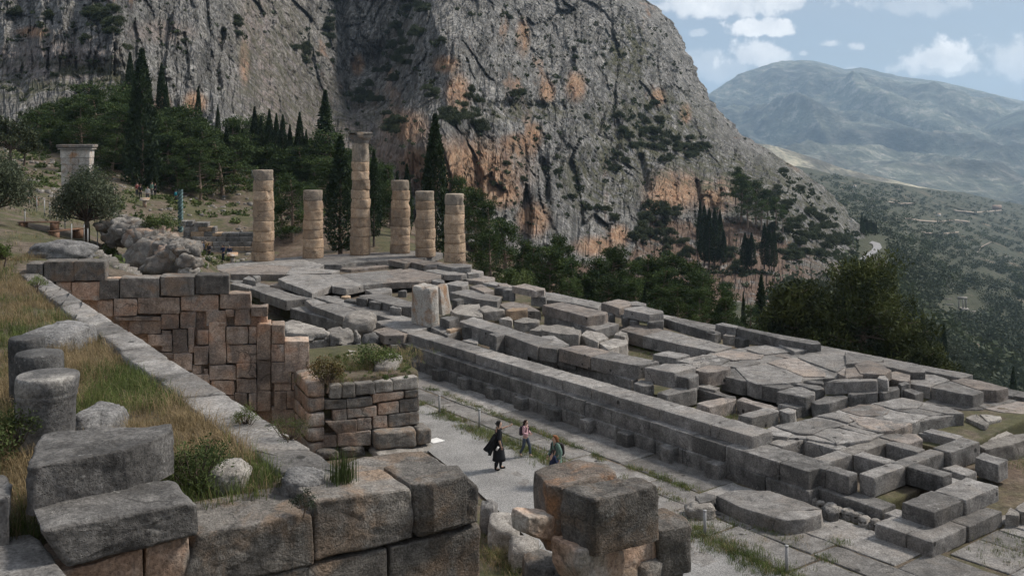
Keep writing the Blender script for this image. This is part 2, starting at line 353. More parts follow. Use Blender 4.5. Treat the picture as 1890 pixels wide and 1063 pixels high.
CL_CTRL = [(-420,240,170),(-420,-300,300),(0,230,185),(0,0,265),(0,-300,370),(200,200,195),(200,60,240),(400,230,215),(400,0,300),(400,-300,420),
 (575,235,300),(600,100,395),(600,0,450),(620,-300,520),(690,330,262),(680,150,420),(760,0,400),(775,270,214),(800,400,225),(830,90,305),(900,100,330),(900,260,268),
 (900,430,225),(900,0,375),(900,-300,560),(1000,460,230),(1000,250,300),(1000,0,420),(1100,470,245),(1100,300,325),(1130,150,400),(1150,0,470),(1200,395,312),
 (1250,300,365),(1250,150,450),(1300,385,322),(1300,250,430),(1400,400,332),(1400,300,430),(1500,400,385),(1500,340,450),(1590,450,425),(1590,400,480),
 (1450,480,290),(1300,490,275),(1150,520,235),(1000,520,200),(1300,545,235),(1550,520,275),(700,420,190),(500,330,185),(300,300,170),(100,280,150),
 (0,300,140),(-420,330,125),(900,545,175),(1300,610,205),(1500,600,215),(1000,610,165),(1700,560,260)]
_c = np.array(CL_CTRL, float); cliff_f = tps(_c[:, :2], np.log(_c[:, 2]))
NYc, NXc = 335, 800
_rows = np.linspace(-300, 605, NYc)
_xo = np.interp(_rows, [-300,-100,0,20,45,100,165,200,250,290,330,380,430,470,500,545,605], [880,1090,1192,1222,1243,1272,1300,1325,1372,1440,1500,1560,1592,1606,1600,1570,1540])
_z0 = np.zeros(NYc)
_xo = _xo + 14 * pn(np.stack([_rows / 17, _z0, _z0], -1)) + 6 * pn(np.stack([_rows / 6.5, _z0 + 5, _z0], -1)) + 12 * pn(np.stack([_rows / 45, _z0 + 9, _z0], -1))
_t = np.linspace(0, 1, NXc)
cx_ = -420 + (_xo[:, None] + 420) * _t[None]
cy_ = np.repeat(_rows[:, None], NXc, 1)
_bot = np.interp(cx_, [-420, 300, 420, 800, 900, 2000], [345, 350, 360, 500, 605, 605])
cy_ = -300 + (cy_ + 300) * (_bot + 300) / 905.0
D0 = np.exp(cliff_f(np.stack([cx_, cy_], -1)))
_edge = (_xo[:, None] - cx_)
D0 = D0 * (1 + .22 * smooth01(1 - _edge / 75.0) ** 2)
# where it is sheer rock (1) and where talus or hillside (low)
_low = smooth01((cy_ - np.interp(cx_, [-420,0,420,560,720,820,1000,1150,1200,1360,1440,1600], [232,238,245,255,345,430,475,485,398,395,430,468])) / 22.0)
_gul = blob_mask(cx_, cy_, [(500,120,75,170),(600,230,110,80)]); _gre = blob_mask(cx_, cy_, [(1200,250,120,80),(1110,330,70,60),(1420,350,90,60),(1160,100,40,60),(1500,400,80,55),(960,205,90,18),(1330,320,80,40),(120,150,160,40)])
cliffness = (1 - .85 * _low) * (1 - .5 * _gul) * (1 - .5 * _gre)
q = PD(cx_, cy_, D0)
_pu = (cx_ - CX) / F * 300.0; qv = np.stack([_pu, q[..., 1] * .06, q[..., 2] / 3.0], -1)
wq = qv + 2.2 * np.stack([fbm(qv / 7 + 11, 2), fbm(qv / 7 + 23, 2), fbm(qv / 7 + 37, 2)], -1)
_, g1, c1 = worley(wq / np.array([11.0, 11.0, 14.0])); _, g2, c2 = worley(wq / 5.0 + 50); _, g3, c3 = worley(wq / 2.1 + 90)
disp = cliffness * (24 * ridged(qv / 46, 2) + 12 * ridged(qv / 17 + 13, 2) + 9 * (c1 - .5) - 1.0 * np.exp(-g1 / .06)) + (.3 + .7 * cliffness) * (4.6 * (c2 - .5) - .6 * np.exp(-g2 / .08)) + (.5 + .5 * cliffness) * (2.4 * (c3 - .5) - .3 * np.exp(-g3 / .12)) + 1.0 * fbm(q / 3.0, 2)
# deep clefts
for (pts, w, dep) in [([(632,-40),(628,60),(632,150),(648,205)], 9, 20), ([(785,-20),(740,60),(705,110)], 26, 22), ([(715,200),(690,280),(702,330)], 20, 12), ([(1285,335),(1295,390)], 4, 10), ([(1180,290),(1195,350)], 7, 9), ([(410,60),(400,130),(405,170)], 7, 8), ([(1330,350),(1318,395)], 4, 8), ([(1003,300),(1010,370)],6,7)]:
    pts = np.array(pts, float); d = np.full(cx_.shape, 1e9)
    for a, b_ in zip(pts[:-1], pts[1:]):
        ab = b_ - a; tt = np.clip(((cx_ - a[0]) * ab[0] + (cy_ - a[1]) * ab[1]) / (ab @ ab), 0, 1)
        d = np.minimum(d, np.hypot(cx_ - a[0] - tt * ab[0], cy_ - a[1] - tt * ab[1]))
    disp = disp - dep * np.exp(-(d / w) ** 2)
Dc = D0 - disp
ORANGE = [(860,318,105,58),(745,238,42,34),(700,285,30,30),(845,172,22,34),(822,120,24,16),(965,70,12,32),(1062,160,18,26),(1245,352,52,36),(1325,360,40,30),(1210,378,22,16),
          (1142,436,20,20),(985,405,28,30),(955,270,34,22),(452,115,9,42),(1215,180,14,16),(1265,210,10,18),(985,250,16,22),(300,200,14,30),(360,190,20,20),(60,60,30,10),(660,120,12,18),(1100,455,40,18),(1010,170,14,20),(760,300,30,30),(925,355,40,28)]
me = mesh_np('cliff', PD(cx_, cy_, Dc).reshape(-1, 3), grid_faces(NYc, NXc), True)
attr(me, 'orange', blob_mask(cx_, cy_, ORANGE) * (1 - .8 * _low)); attr(me, 'cliff', cliffness); attr(me, 'pu', _pu)
attr(me, 'scree', np.maximum(blob_mask(cx_, cy_, [(470,40,30,60),(490,140,18,90),(500,200,20,60),(560,250,60,40),(640,260,60,50),(700,280,40,40),(100,110,120,40),(300,60,60,20)]), .45 * _gul))
attr(me, 'scrub', np.clip(_gre * .9 + .55 * _gul + .5 * _low + .22, 0, 1)); attr(me, 'earth', (_low * smooth01((cy_ - 380) / 40) * .95 + .55 * _low) * (1 - .7 * smooth01((cx_ - 1440) / 80)))
me.materials.append(cliff_mat()); cliff_o = tag(obj('cliff_terrain', me), kind='structure')
def cliff_at(x, y):
    'distance of the rock surface seen at a photo pixel (nearest grid vertex)'
    i = np.clip(np.searchsorted(cy_[:, 0] * 0 + _rows, y), 0, NYc - 1)
    best = None
    for _ in range(2):
        r = cx_[i]; j = int(np.clip(np.searchsorted(r, x), 0, NXc - 1)); i = int(np.clip(np.searchsorted(cy_[:, j], y), 0, NYc - 1))
    return Dc[i, j]

# ---- valley slope with olives
def valley_mat():
    b = NB('valley_scrub_ground', .95)
    f = b.noise(.02, 7, .65); g = b.noise(.22, 7, .7)
    c = b.ramp(g, [(.3, (.028, .034, .02)), (.5, (.055, .06, .036)), (.7, (.10, .092, .064))])
    c = b.mix(b.rng(f, .55, .7, 0, .7), c, (.22, .165, .12))
    c = mul(b, c, grey(b, b.rng(b.noise(1.2, 4), .3, .7), .7, 1.3))
    return b.done(c, b.bump(g, .8, 1.5))
VL_CTRL = [(1330,300,1650),(1530,318,1800),(1700,347,2000),(1890,378,2300),(2300,400,2500),(2700,400,2500),(1600,380,1100),(1700,390,1400),(1800,400,1700),(1890,410,1900),
 (1600,430,560),(1700,430,950),(1800,440,1250),(1890,450,1450),(1610,465,445),(1700,470,700),(1800,480,950),(1890,490,1100),(1600,500,375),(1700,520,500),(1800,530,650),(1890,545,750),
 (1780,567,640),(1890,600,560),(1700,580,370),(1600,560,280),(1890,680,350),(1750,650,260),(1650,640,205),(1890,780,240),(1700,780,150),(1500,640,165),(1400,560,235),(1330,640,150),(2700,500,900),(2700,780,260),(1330,450,420)]
_v = np.array(VL_CTRL, float); valley_f = tps(_v[:, :2], np.log(_v[:, 2]))
vt = np.linspace(0, 1, 200)[:, None]; vx = np.repeat(np.linspace(1330, 2700, 420)[None], 200, 0)
_yt = np.interp(vx, [1330,1400,1480,1530,1600,1700,1780,1850,1890,2000,2300,2700], [292,296,308,320,331,347,356,372,378,392,400,400])
_yt = _yt + 2.2 * pn(np.stack([vx / 40, vx * 0, vx * 0], -1)) + 1.2 * pn(np.stack([vx / 9, vx * 0 + 4, vx * 0], -1))
vy = _yt + (780 - _yt) * vt ** 1.25
Dv = np.exp(valley_f(np.stack([vx, vy], -1)))
_q = PD(vx, vy, Dv); Dv = Dv * (1 + .05 * fbm(_q / 160, 4) * smooth01((vy - _yt) / 30)) + 1.2 * fbm(_q / 14, 3)
me = mesh_np('valley', PD(vx, vy, Dv).reshape(-1, 3), grid_faces(200, 420), True, valley_mat()); tag(obj('valley_terrain', me), kind='structure')
def valley_at(x, y):
    j = int(np.clip(round((x - 1330) / 1370 * 419), 0, 419)); i = int(np.clip(np.searchsorted(vy[:, j], y), 0, 199)); return Dv[i, j]

# ---- sunlit ridge beyond it and the far mountains
def far_mat(name, a, c, d, s):
    b = NB(name, .95); f = b.noise(.0016 * s, 8, .62); g = b.noise(.012 * s, 7, .72); h = b.noise(.05 * s, 4, .7)
    k = b.ramp(g, [(.34, a), (.52, c), (.70, d)]); k = mul(b, k, grey(b, b.rng(f, .36, .64), .4, 1.9))
    k = b.mix(b.math('MULTIPLY', b.rng(h, .62, .7), b.rng(f, .45, .6)), k, (.5, .45, .4))
    return b.done(k, b.bump(g, 1.0, 30 / s))
def far_sheet(name, contour, ybot, dtop, dbot, mat, amp, wav, nx, ny, seed, x0=1150, x1=2900, expo=1.0):
    tt = np.linspace(0, 1, ny)[:, None]; x = np.repeat(np.linspace(x0, x1, nx)[None], ny, 0); cc = np.array(contour, float)
    yt = np.interp(x, cc[:, 0], cc[:, 1]) + 1.4 * pn(np.stack([x / 26, x * 0 + seed, x * 0], -1)) + .9 * pn(np.stack([x / 7, x * 0 + seed, x * 0], -1))
    y = yt + (ybot - yt) * tt; Dm = np.exp(np.log(dtop) + (np.log(dbot) - np.log(dtop)) * (tt ** expo)) * np.ones_like(x)
    p = PD(x, y, Dm) * np.array([1, 1, 1.0]); m = smooth01(tt / .18) * (1 - .6 * smooth01((tt - .8) / .2))
    p = p * np.array([2.6, .06, 1.0])
    pp = p + wav * .35 * np.stack([fbm(p / wav + 3, 3), fbm(p / wav + 8, 3), p[..., 0] * 0], -1)
    Dm = Dm - m * amp * (ridged(pp / wav + seed, 5, .55) - .25)
    me = mesh_np(name, PD(x, y, Dm).reshape(-1, 3), grid_faces(ny, nx), True, mat); return tag(obj(name, me), kind='structure')
def massif(name, contour, y0, y1, zbase, mat, nx, ny, seed, amp, wav, x0=1150, x1=2900):
    'mountain as a height field in range and azimuth; its crest follows the contour'
    cc = np.array(contour, float); x = np.repeat(np.linspace(x0, x1, nx)[None], ny, 0); t = np.linspace(0, 1, ny)[:, None]; Yr = y0 + (y1 - y0) * t + 0 * x
    yc = np.interp(x, cc[:, 0], cc[:, 1]) + 1.2 * pn(np.stack([x / 24, x * 0 + seed, x * 0], -1)) + .8 * pn(np.stack([x / 7, x * 0 + seed, x * 0], -1)); zc = HC + (HY - yc) / F * y1
    X = (x - CX) / F * Yr; p = np.stack([X, Yr, X * 0 + seed * 100], -1) / wav; w = p + .45 * np.stack([fbm(p * .8 + 3, 2), fbm(p * .8 + 9, 2), X * 0], -1)
    prof = .10 * smooth01(t / .25) + .90 * smooth01(t) ** 1.35; env = smooth01(t / .12) * (1 - .97 * smooth01((t - .45) / .5))
    z = zbase + prof * (zc - zbase) + env * amp * (ridged(w, 5, .5) - .35) * (.35 + .65 * t)
    me = mesh_np(name, np.stack([X, Yr, z], -1).reshape(-1, 3), grid_faces(ny, nx), True, mat); return tag(obj(name, me), kind='structure')
massif('mountain_range', [(1150,230),(1310,176),(1340,156),(1375,136),(1420,122),(1460,117),(1500,116),(1540,125),(1560,131),(1590,128),(1620,135),(1660,145),(1700,150),(1740,156),(1790,166),(1840,178),(1890,188),(2000,205),(2200,190),(2500,160),(2900,200)],
       3000, 9400, -330, far_mat('mountain_scrub', (.035, .044, .032), (.095, .1, .075), (.27, .245, .205), 1.0), 480, 260, 3.3, 620, 1500)
far_sheet('sunlit_hill', [(1150,240),(1380,262),(1430,270),(1480,285),(1560,312),(1640,331),(1700,345),(1760,354),(1850,385),(1950,420),(2900,470)],
          480, 3000, 2350, far_mat('hill_painted_sunlight', (.12, .12, .08), (.27, .24, .17), (.42, .37, .28), 4.0), 90, 300, 260, 60, 7.7)  # pale ground tones paint the sunlight on this hill into its colour
massif('dark_ridge', [(1700,330),(1780,262),(1830,226),(1870,209),(1900,200),(2000,190),(2300,175),(2900,230)], 4200, 6600, -400, far_mat('wooded_ridge', (.03, .04, .032), (.06, .07, .052), (.11, .11, .085), 1.0), 200, 90, 1.2, 200, 900, 1760, 2900)

# ---- ground of the sanctuary: low ground, and the high terrace on the left
def dirt_mat():
    b = NB('dry_earth', .96); f = b.noise(.35, 7, .65); g = b.noise(3.0, 7, .7); h = b.noise(22, 5, .7)
    c = b.ramp(g, [(.3, (.062, .048, .036)), (.5, (.12, .094, .07)), (.7, (.20, .165, .13))])
    c = b.mix(b.rng(f, .44, .58, 0, .85), c, b.ramp(b.noise(1.2, 5, .7), [(.35, (.042, .05, .022)), (.65, (.105, .10, .045))]))
    c = mul(b, c, grey(b, b.rng(h, .3, .7), .65, 1.3))
    return b.done(c, b.bump(b.math('ADD', g, b.math('MULTIPLY', h, .4)), .8, .08))
MAT['dirt'] = dirt_mat()
def slope_mat():
    b = NB('hillside_earth', .96); f = b.noise(.12, 7, .65); g = b.noise(.8, 7, .7); h = b.noise(5, 5, .7)
    c = b.ramp(g, [(.3, (.075, .052, .037)), (.5, (.13, .094, .068)), (.7, (.20, .158, .12))])
    c = b.mix(b.rng(f, .45, .6, 0, .8), c, b.ramp(b.noise(1.2, 5, .7), [(.35, (.04, .05, .022)), (.65, (.11, .105, .05))]))
    c = mul(b, c, grey(b, b.rng(h, .3, .7), .65, 1.3))
    return b.done(c, b.bump(b.math('ADD', g, b.math('MULTIPLY', h, .3)), .8, .3))
LOW = [(0,3,9.3),(-8,5,8.5),(0,10,5),(10,10,5),(-10,10,4.5),(0,18,.2),(12,18,.2),(20,12,3),(30,5,7),(0,25,-.3),(-8,25,.2),(-14,33,.3),(-4,38,-.3),(12,25,-.3),(20,22,-.3),(32,25,-.3),(25,35,-.3),(-9,40,-.3),(-6,50,-.3),
 (-12,60,-.3),(-20,80,-.3),(0,60,-.3),(10,45,-.3),(-18,84,-.3),(-24,86,-.3),(-26,92,-.4),(-28,98,-.4),(-20,97,-.2),(-28,110,2),(-36,125,2.6),(-14,103,1.0),(-15,115,1.2),(-9,108,.0),(-4,98,-2),(3,92,-4.5),(-10,130,-1),(5,120,-9),
 (10,82,-6),(20,70,-9),(30,58,-10),(38,45,-9),(45,35,-7),(60,30,-10),(40,80,-19),(60,60,-21),(100,60,-30),(100,20,-22),(20,110,-17),(0,160,-14),(40,160,-28),(100,160,-40),(-30,150,5.5),(-50,150,7.5),(-70,120,8),(-60,90,8),(-90,165,9),(-90,60,13),(-90,5,14),(-40,40,4),(-30,60,3),(-30,80,2)]
_l = np.array(LOW, float); low_f = tps(_l[:, :2], _l[:, 2])
gx, gy = np.meshgrid(np.linspace(-95, 110, 230), np.linspace(2, 178, 200)); gz = low_f(np.stack([gx, gy], -1))
gz = gz + .25 * fbm(np.stack([gx / 4, gy / 4, gx * 0], -1), 3) * smooth01((np.hypot(gx - 3, gy - 48) - 32) / 25)
me = mesh_np('ground', np.stack([gx, gy, gz], -1).reshape(-1, 3), grid_faces(200, 230), True, slope_mat()); tag(obj('ground', me), kind='structure')
TERR = [(-17.7,36,6.66),(-12,27,6.6),(-6,18.5,6.62),(-3,15,6.62),(-5,14.5,6.66),(-8,13,6.7),(-11,16,6.85),(-14,22,6.9),(-18,30,6.85),(-9,10,6.4),(-16,12,7.4),(-25,20,8.2),(-40,30,10),(-22,42,6.9),(-20,46,6.7),(-26,52,7.1),(-30,60,7.3),(-38,70,7.9),
 (-45,90,8.3),(-62,110,9.0),(-52,135,8.6),(-60,160,9.6),(-90,100,10),(-90,20,15),(-25,60,6.0),(-21,57,4.8),(-15,42,5.6),(-12.5,40,5.2),(-12.6,44,2.6),(-15,50,1.6),(-17,60,1.0),(-20,70,.9),(-21.5,80,-.3),(-25,92,-.25),(-28,97,-.2),(-22,99,-.2),(-33,99,.4),(-24,75,3.0),(-32,80,6.0),(-38,95,4.2),(-30,108,2.1),(-36,125,3.2),(-42,112,5.0),(-30,150,6.2),(-24,110,1.8)]
_t2 = np.array(TERR, float); terr_f = tps(_t2[:, :2], _t2[:, 2])
def terr_z(x, y): return float(terr_f(np.array([[x, y]], float))[0])
TPOLY = [(-94,3),(-11.2,7.9),(-5.4,11.9),(-1.3,14.6),(-2.9,14.95),(-17.0,35.7),(-17.2,37.4),(-11.6,38.9),(-12.4,43),(-15,51),(-18,62),(-21,75),(-21.5,85),(-23,95),(-23,108),(-30,127),(-34,165),(-94,168)]
nx_, ny_ = 230, 390
gx, gy = np.meshgrid(np.linspace(-94, -1, nx_), np.linspace(3, 168, ny_)); ins = in_poly(gx, gy, TPOLY)
gz = terr_f(np.stack([gx, gy], -1)) + .10 * fbm(np.stack([gx / 1.2, gy / 1.2, gx * 0], -1), 3) + .3 * fbm(np.stack([gx / 6, gy / 6, gx * 0], -1), 2) * smooth01((gy - 42) / 8)
fc = grid_faces(ny_, nx_); fi = ins.ravel()[fc].all(1)
me = mesh_np('terrace', np.stack([gx, gy, gz], -1).reshape(-1, 3), fc[fi], True, MAT['dirt']); tag(obj('terrace_ground', me), kind='structure')

# ---- pavement of the temple terrace, gravel walk, lawn strip
U0 = P(748.6, 614.9, 1.5); DW = np.array([.6078, -.7941, 0]); DS = np.array([.7941, .6078, 0])   # along the temple (west), across it (south)
def UV(u, v, z): 
    p = U0 + DW * u + DS * v; p[2] = z; return p
def sheet(name, pts, z, mat, thick=None):
    pts = [np.array([p[0], p[1], z]) for p in pts]; me = mesh_np(name, pts, np.arange(len(pts))[None], False, mat); return obj(name, me)
def gravel_mat():
    b = NB('grey_gravel', .95); v = b.voro(34); f = b.noise(.7, 5); d = b.noise(70, 3)
    c = b.mix(v.outputs['Color'], (.15, .147, .145), (.36, .35, .335)); c = mul(b, c, grey(b, b.rng(f, .3, .7), .82, 1.14)); c = mul(b, c, grey(b, b.rng(d, .3, .7), .7, 1.25))
    return b.done(c, b.bump(v.outputs['Distance'], .8, .02))
path_px = [(770,742),(800,757),(850,778),(905,800),(960,826),(1030,858),(1110,892),(1200,938),(1300,990),(1380,1030),(1450,1075),(1600,1180),(1500,1260),(1250,1150),(1100,1075),(1000,1020),(940,960),(880,905),(840,870),(800,840),(772,815),(745,790),(735,765)]
tag(sheet('gravel_path', [P(x, y, .012) for x, y in path_px], .012, gravel_mat()), kind='structure')
gb = sheet('sanctuary_floor', [UV(u, v, 0) for u, v in ((-34, -14), (-36, 16.6), (24, 17), (40, 20), (44, 20), (44, -14))], -.06, MAT['dirt']); tag(gb, kind='structure')
# ---- roads on the hillside
def drape(name, left, right, off, mat, fdep):
    a = [PD(x, y, fdep(x, y) * (1 - off)) for x, y in left]; b_ = [PD(x, y, fdep(x, y) * (1 - off)) for x, y in right]; n = len(a)
    me = mesh_np(name, np.array(a + b_), np.array([[i, i + 1, n + i + 1, n + i] for i in range(n - 1)]), False, mat); return tag(obj(name, me), kind='structure')
trk = plain('dirt_track', (.30, .25, .20), .95, .2, .3)
for tl in [[(1668,402),(1700,407),(1730,409),(1765,406),(1790,409)], [(1700,428),(1735,432),(1770,428)], [(1640,372),(1665,376),(1690,374)], [(1760,388),(1800,392),(1850,388)], [(1660,478),(1690,472),(1712,468)], [(1800,470),(1812,455),(1830,446)]]:
    drape('dirt_track', [(x, y - 1.0) for x, y in tl], [(x, y + 1.0) for x, y in tl], .006, trk, valley_at)
asph = plain('asphalt', (.22, .215, .215), .85, .12, .6)
drape('road', [(1586,478),(1596,471),(1606,463),(1612,457),(1611,451),(1604,448)], [(1598,479),(1609,472),(1620,464),(1628,457),(1624,449),(1610,445)], .012, asph, valley_at)
# ================================================================== STONEWORK
CROP = {'T1': (740, 480, 4.831), 'T2': (1000, 520, 4.831), 'T3': (1280, 580, 4.831), 'T4': (1400, 740, 4.831), 'T5': (1560, 620, 4.83), 'T6': (1560, 800, 4.43),
        'T7': (400, 460, 4.428), 'T8': (1300, 760, 4.428), 'T9': (1040, 660, 4.428), 'T10': (700, 560, 4.428), 'T11': (1250, 880, 2.953),
        'A': (180, 460, 3.126), 'L': (0, 440, 4.833), 'N': (560, 580, 3.796), 'F0': (0, 780, 3.756), 'F1': (320, 740, 3.291), 'F2': (620, 780, 3.756), 'P5': (960, 820, 4.373), 'X': (0, 0, 1.0)}
def px(c, p):
    x0, y0, s = CROP[c]; return x0 + p[0] / s, y0 + p[1] / s

def prism(poly, zt, depth, O, A, B, N, r=.045, rough=.03, step=.3, chip=.5, seed=0):
    '''weathered stone: outline poly (2-D, in axes A,B at O), face at offset 0 along -N..., worn edges, extruded along N by depth.
    rings of the outline: back, near front, edge, inset, centre'''
    poly = np.asarray(poly, float)
    a = .5 * np.sum(poly[:, 0] * np.roll(poly[:, 1], -1) - np.roll(poly[:, 0], -1) * poly[:, 1])
    if a < 0: poly = poly[::-1]
    n = len(poly); pts = []
    for i in range(n):                                   # round the corners a little, cut long sides
        p0, p1, p2 = poly[i - 1], poly[i], poly[(i + 1) % n]
        la, lb = np.linalg.norm(p0 - p1), np.linalg.norm(p2 - p1); c = min(r * 1.6, la * .3, lb * .3)
        q0 = p1 + (p0 - p1) / (la + 1e-9) * c; q1 = p1 + (p2 - p1) / (lb + 1e-9) * c
        pts += [q0, .5 * p1 + .25 * (q0 + q1), q1]
        c2 = min(r * 1.6, lb * .3, np.linalg.norm(poly[(i + 2) % n] - p2) * .3)
        e = p2 + (p1 - p2) / (lb + 1e-9) * c2; L_ = np.linalg.norm(e - q1); k = int(min(L_ // step, 14))
        for j in range(1, k + 1): pts.append(q1 + (e - q1) * j / (k + 1))
    pts = np.array(pts); m = len(pts); cen = poly.mean(0)
    nx = np.roll(pts, -1, 0) - np.roll(pts, 1, 0); nx = np.stack([nx[:, 1], -nx[:, 0]], 1); nx /= np.linalg.norm(nx, axis=1)[:, None] + 1e-9   # outward
    hs = [depth, depth * .62, depth * .3, r * 2.4, r * .4]
    R, H = [], []
    for k, h in enumerate(hs): R.append(pts - nx * (r * .2 if k == 4 else 0)); H.append(np.full(m, h))
    ins = pts - nx * r * .8; R.append(ins); H.append(np.zeros(m))
    pe = np.roll(poly, -1, 0) - poly; inr = np.abs((cen - poly)[:, 0] * pe[:, 1] - (cen - poly)[:, 1] * pe[:, 0]) / (np.linalg.norm(pe, axis=1) + 1e-9)
    sf = float(np.clip(1 - 2.6 * r / max(inr.min(), .02), .6, .96)); R.append(cen + (ins - cen) * sf); H.append(np.zeros(m)); R.append(cen + (ins - cen) * sf * .55); H.append(np.zeros(m))
    R = np.array(R); H = np.array(H); nr = len(R)
    V2 = np.concatenate([R.reshape(-1, 2), cen[None]]); VH = np.concatenate([H.ravel(), [0.0]])
    W = O + V2[:, :1] * A + V2[:, 1:] * B + VH[:, None] * N
    # weathering: soft waves plus bites along the front edge
    out = np.concatenate([np.tile(nx, (nr, 1)), [[0, 0]]]); edge = np.zeros(len(W)); edge[3 * m:6 * m] = 1.0
    s = W + seed * 3.1
    d1 = fbm(s * 1.6, 2) * rough * 1.3 + fbm(s * 5.5, 2) * rough * .7
    bite = np.clip(pn(s * 1.9 + 31) - .18, 0, 1) * chip * r * 5 * edge
    side = np.concatenate([np.repeat([1, 1, 1, 1, .8, .5, 0, 0], m), [0]])
    W = W + (out[:, :1] * A + out[:, 1:] * B) * (d1 * side - bite)[:, None] + N * ((-d1 * (1 - side) * .8) + bite * .9)[:, None]
    fcs = []
    idx = np.arange(nr * m).reshape(nr, m); nxt = np.roll(idx, -1, 1)
    quads = np.stack([idx[:-1], nxt[:-1], nxt[1:], idx[1:]], -1).reshape(-1, 4)
    tri = np.stack([idx[-1], nxt[-1], np.full(m, nr * m)], -1)
    flip = np.dot(np.cross(A, B), N) > 0
    if flip: quads, tri = quads[:, ::-1], tri[:, ::-1]
    return W, [quads, tri]
EX, EY, EZ = np.eye(3)
def dense(W, faces, k, amp, seed=0):
    'cut every face k x k, weld, and wear the surface: hollows, grain and pits'
    tri = faces[1]; q_ = np.concatenate([faces[0], np.concatenate([tri, tri[:, 2:]], 1)]); g = np.linspace(0, 1, k + 1); u, v = np.meshgrid(g, g, indexing='ij'); u, v = u[None, :, :, None], v[None, :, :, None]
    A_, B_, C_, D_ = (W[q_[:, i]][:, None, None, :] for i in range(4)); pts = (1 - u) * (1 - v) * A_ + u * (1 - v) * B_ + u * v * C_ + (1 - u) * v * D_
    key = np.round(pts.reshape(-1, 3) * 5000).astype(np.int64); key -= key.min(0); h = (key[:, 0] * 2097152 + key[:, 1]) * 2097152 + key[:, 2]
    _, first, inv = np.unique(h, return_index=True, return_inverse=True); V = pts.reshape(-1, 3)[first]; I = inv.reshape(len(q_), k + 1, k + 1)
    fq = np.stack([I[:, :-1, :-1], I[:, 1:, :-1], I[:, 1:, 1:], I[:, :-1, 1:]], -1).reshape(-1, 4); deg = fq[:, 2] == fq[:, 3]; ft = fq[deg][:, :3]; fq = fq[~deg]; fq = fq[(fq[:, 0] != fq[:, 1]) & (fq[:, 1] != fq[:, 2]) & (fq[:, 0] != fq[:, 3])]; ft = ft[(ft[:, 0] != ft[:, 1]) & (ft[:, 1] != ft[:, 2]) & (ft[:, 0] != ft[:, 2])]
    N_ = np.zeros_like(V); n1 = np.cross(V[fq[:, 2]] - V[fq[:, 0]], V[fq[:, 3]] - V[fq[:, 1]])
    for i in range(4): np.add.at(N_, fq[:, i], n1)
    N_ /= np.linalg.norm(N_, axis=1)[:, None] + 1e-9; p = V + seed * 1.7
    V = V + N_ * (amp * (fbm(p * 2.6, 2) * 1.0 + fbm(p * 8.5 + 3, 2) * .55 - 2.2 * np.clip(pn(p * 6.5 + 40) - .26, 0, 1) - 1.6 * np.clip(pn(p * 15 + 70) - .3, 0, 1)))[:, None]
    return V, [fq, ft]
_cnt = [0]
def block(parent, c, pts, z, h, mat='grey', name='stone_block', r=.026, rough=.03, chip=.5, tilt=0.0, k=2, amp=.022):
    'a block whose top outline is seen at those pixels of a crop; the top lies at height z'
    w = np.array([P(*px(c, p), z) for p in pts]); cen = w.mean(0); _cnt[0] += 1
    W, f = prism(w[:, :2] - cen[:2], 0, h, cen, EX, EY, -EZ, r, rough, .3, chip, _cnt[0])
    W, f = dense(W, f, k, amp, _cnt[0])
    me = mesh_np(name, W - cen, f, True, MAT[mat]); return obj(name, me, parent, cen - (np.array(parent.location) if parent else 0))
def fblock(parent, plane, c, pts, depth, mat='tan', name='stone_block', r=.024, rough=.025, proud=0.0, chip=.4, k=3, amp=.02):
    'a block of a wall: its front outline is seen at those pixels, on a vertical plane (origin, direction)'
    o, d = plane; nrm = np.array([-d[1], d[0], 0.0])     # into the wall (away from the camera)
    if nrm[1] < 0: nrm = -nrm
    L2 = []
    for p in pts:
        x, y = px(c, p); ray = np.array([(x - CX) / F, 1.0, (HY - y) / F]); t = np.dot(o - np.array([0, 0, HC]), nrm) / np.dot(ray, nrm)
        w = np.array([0, 0, HC]) + ray * t; L2.append([np.dot(w - o, d), w[2] - o[2]])
    L2 = np.array(L2); cen = L2.mean(0); O = o + d * cen[0] + EZ * cen[1] - nrm * proud; _cnt[0] += 1
    W, f = dense(*prism(L2 - cen, 0, depth, O, d, EZ, nrm, r, rough, .3, chip, _cnt[0]), k, amp, _cnt[0])
    me = mesh_np(name, W - O, f, True, MAT[mat]); return obj(name, me, parent, O - (np.array(parent.location) if parent else 0))
def box4(x0, y0, x1, y1): return [(x0, y0), (x1, y0), (x1, y1), (x0, y1)]
def ublock(parent, u0, u1, v0, v1, z, h, mat='grey', name='stone_block', r=.026, rough=.025, chip=.6):
    cen = UV((u0 + u1) / 2, (v0 + v1) / 2, z); _cnt[0] += 1; a, b_ = (u1 - u0) / 2, (v1 - v0) / 2
    W, f = dense(*prism([(-a, -b_), (a, -b_), (a, b_), (-a, b_)], 0, h, cen, DW, DS, -EZ, r, rough, .3, chip, _cnt[0]), 2, .02, _cnt[0])
    me = mesh_np(name, W - cen, f, True, MAT[mat]); return obj(name, me, parent, cen - np.array(parent.location))

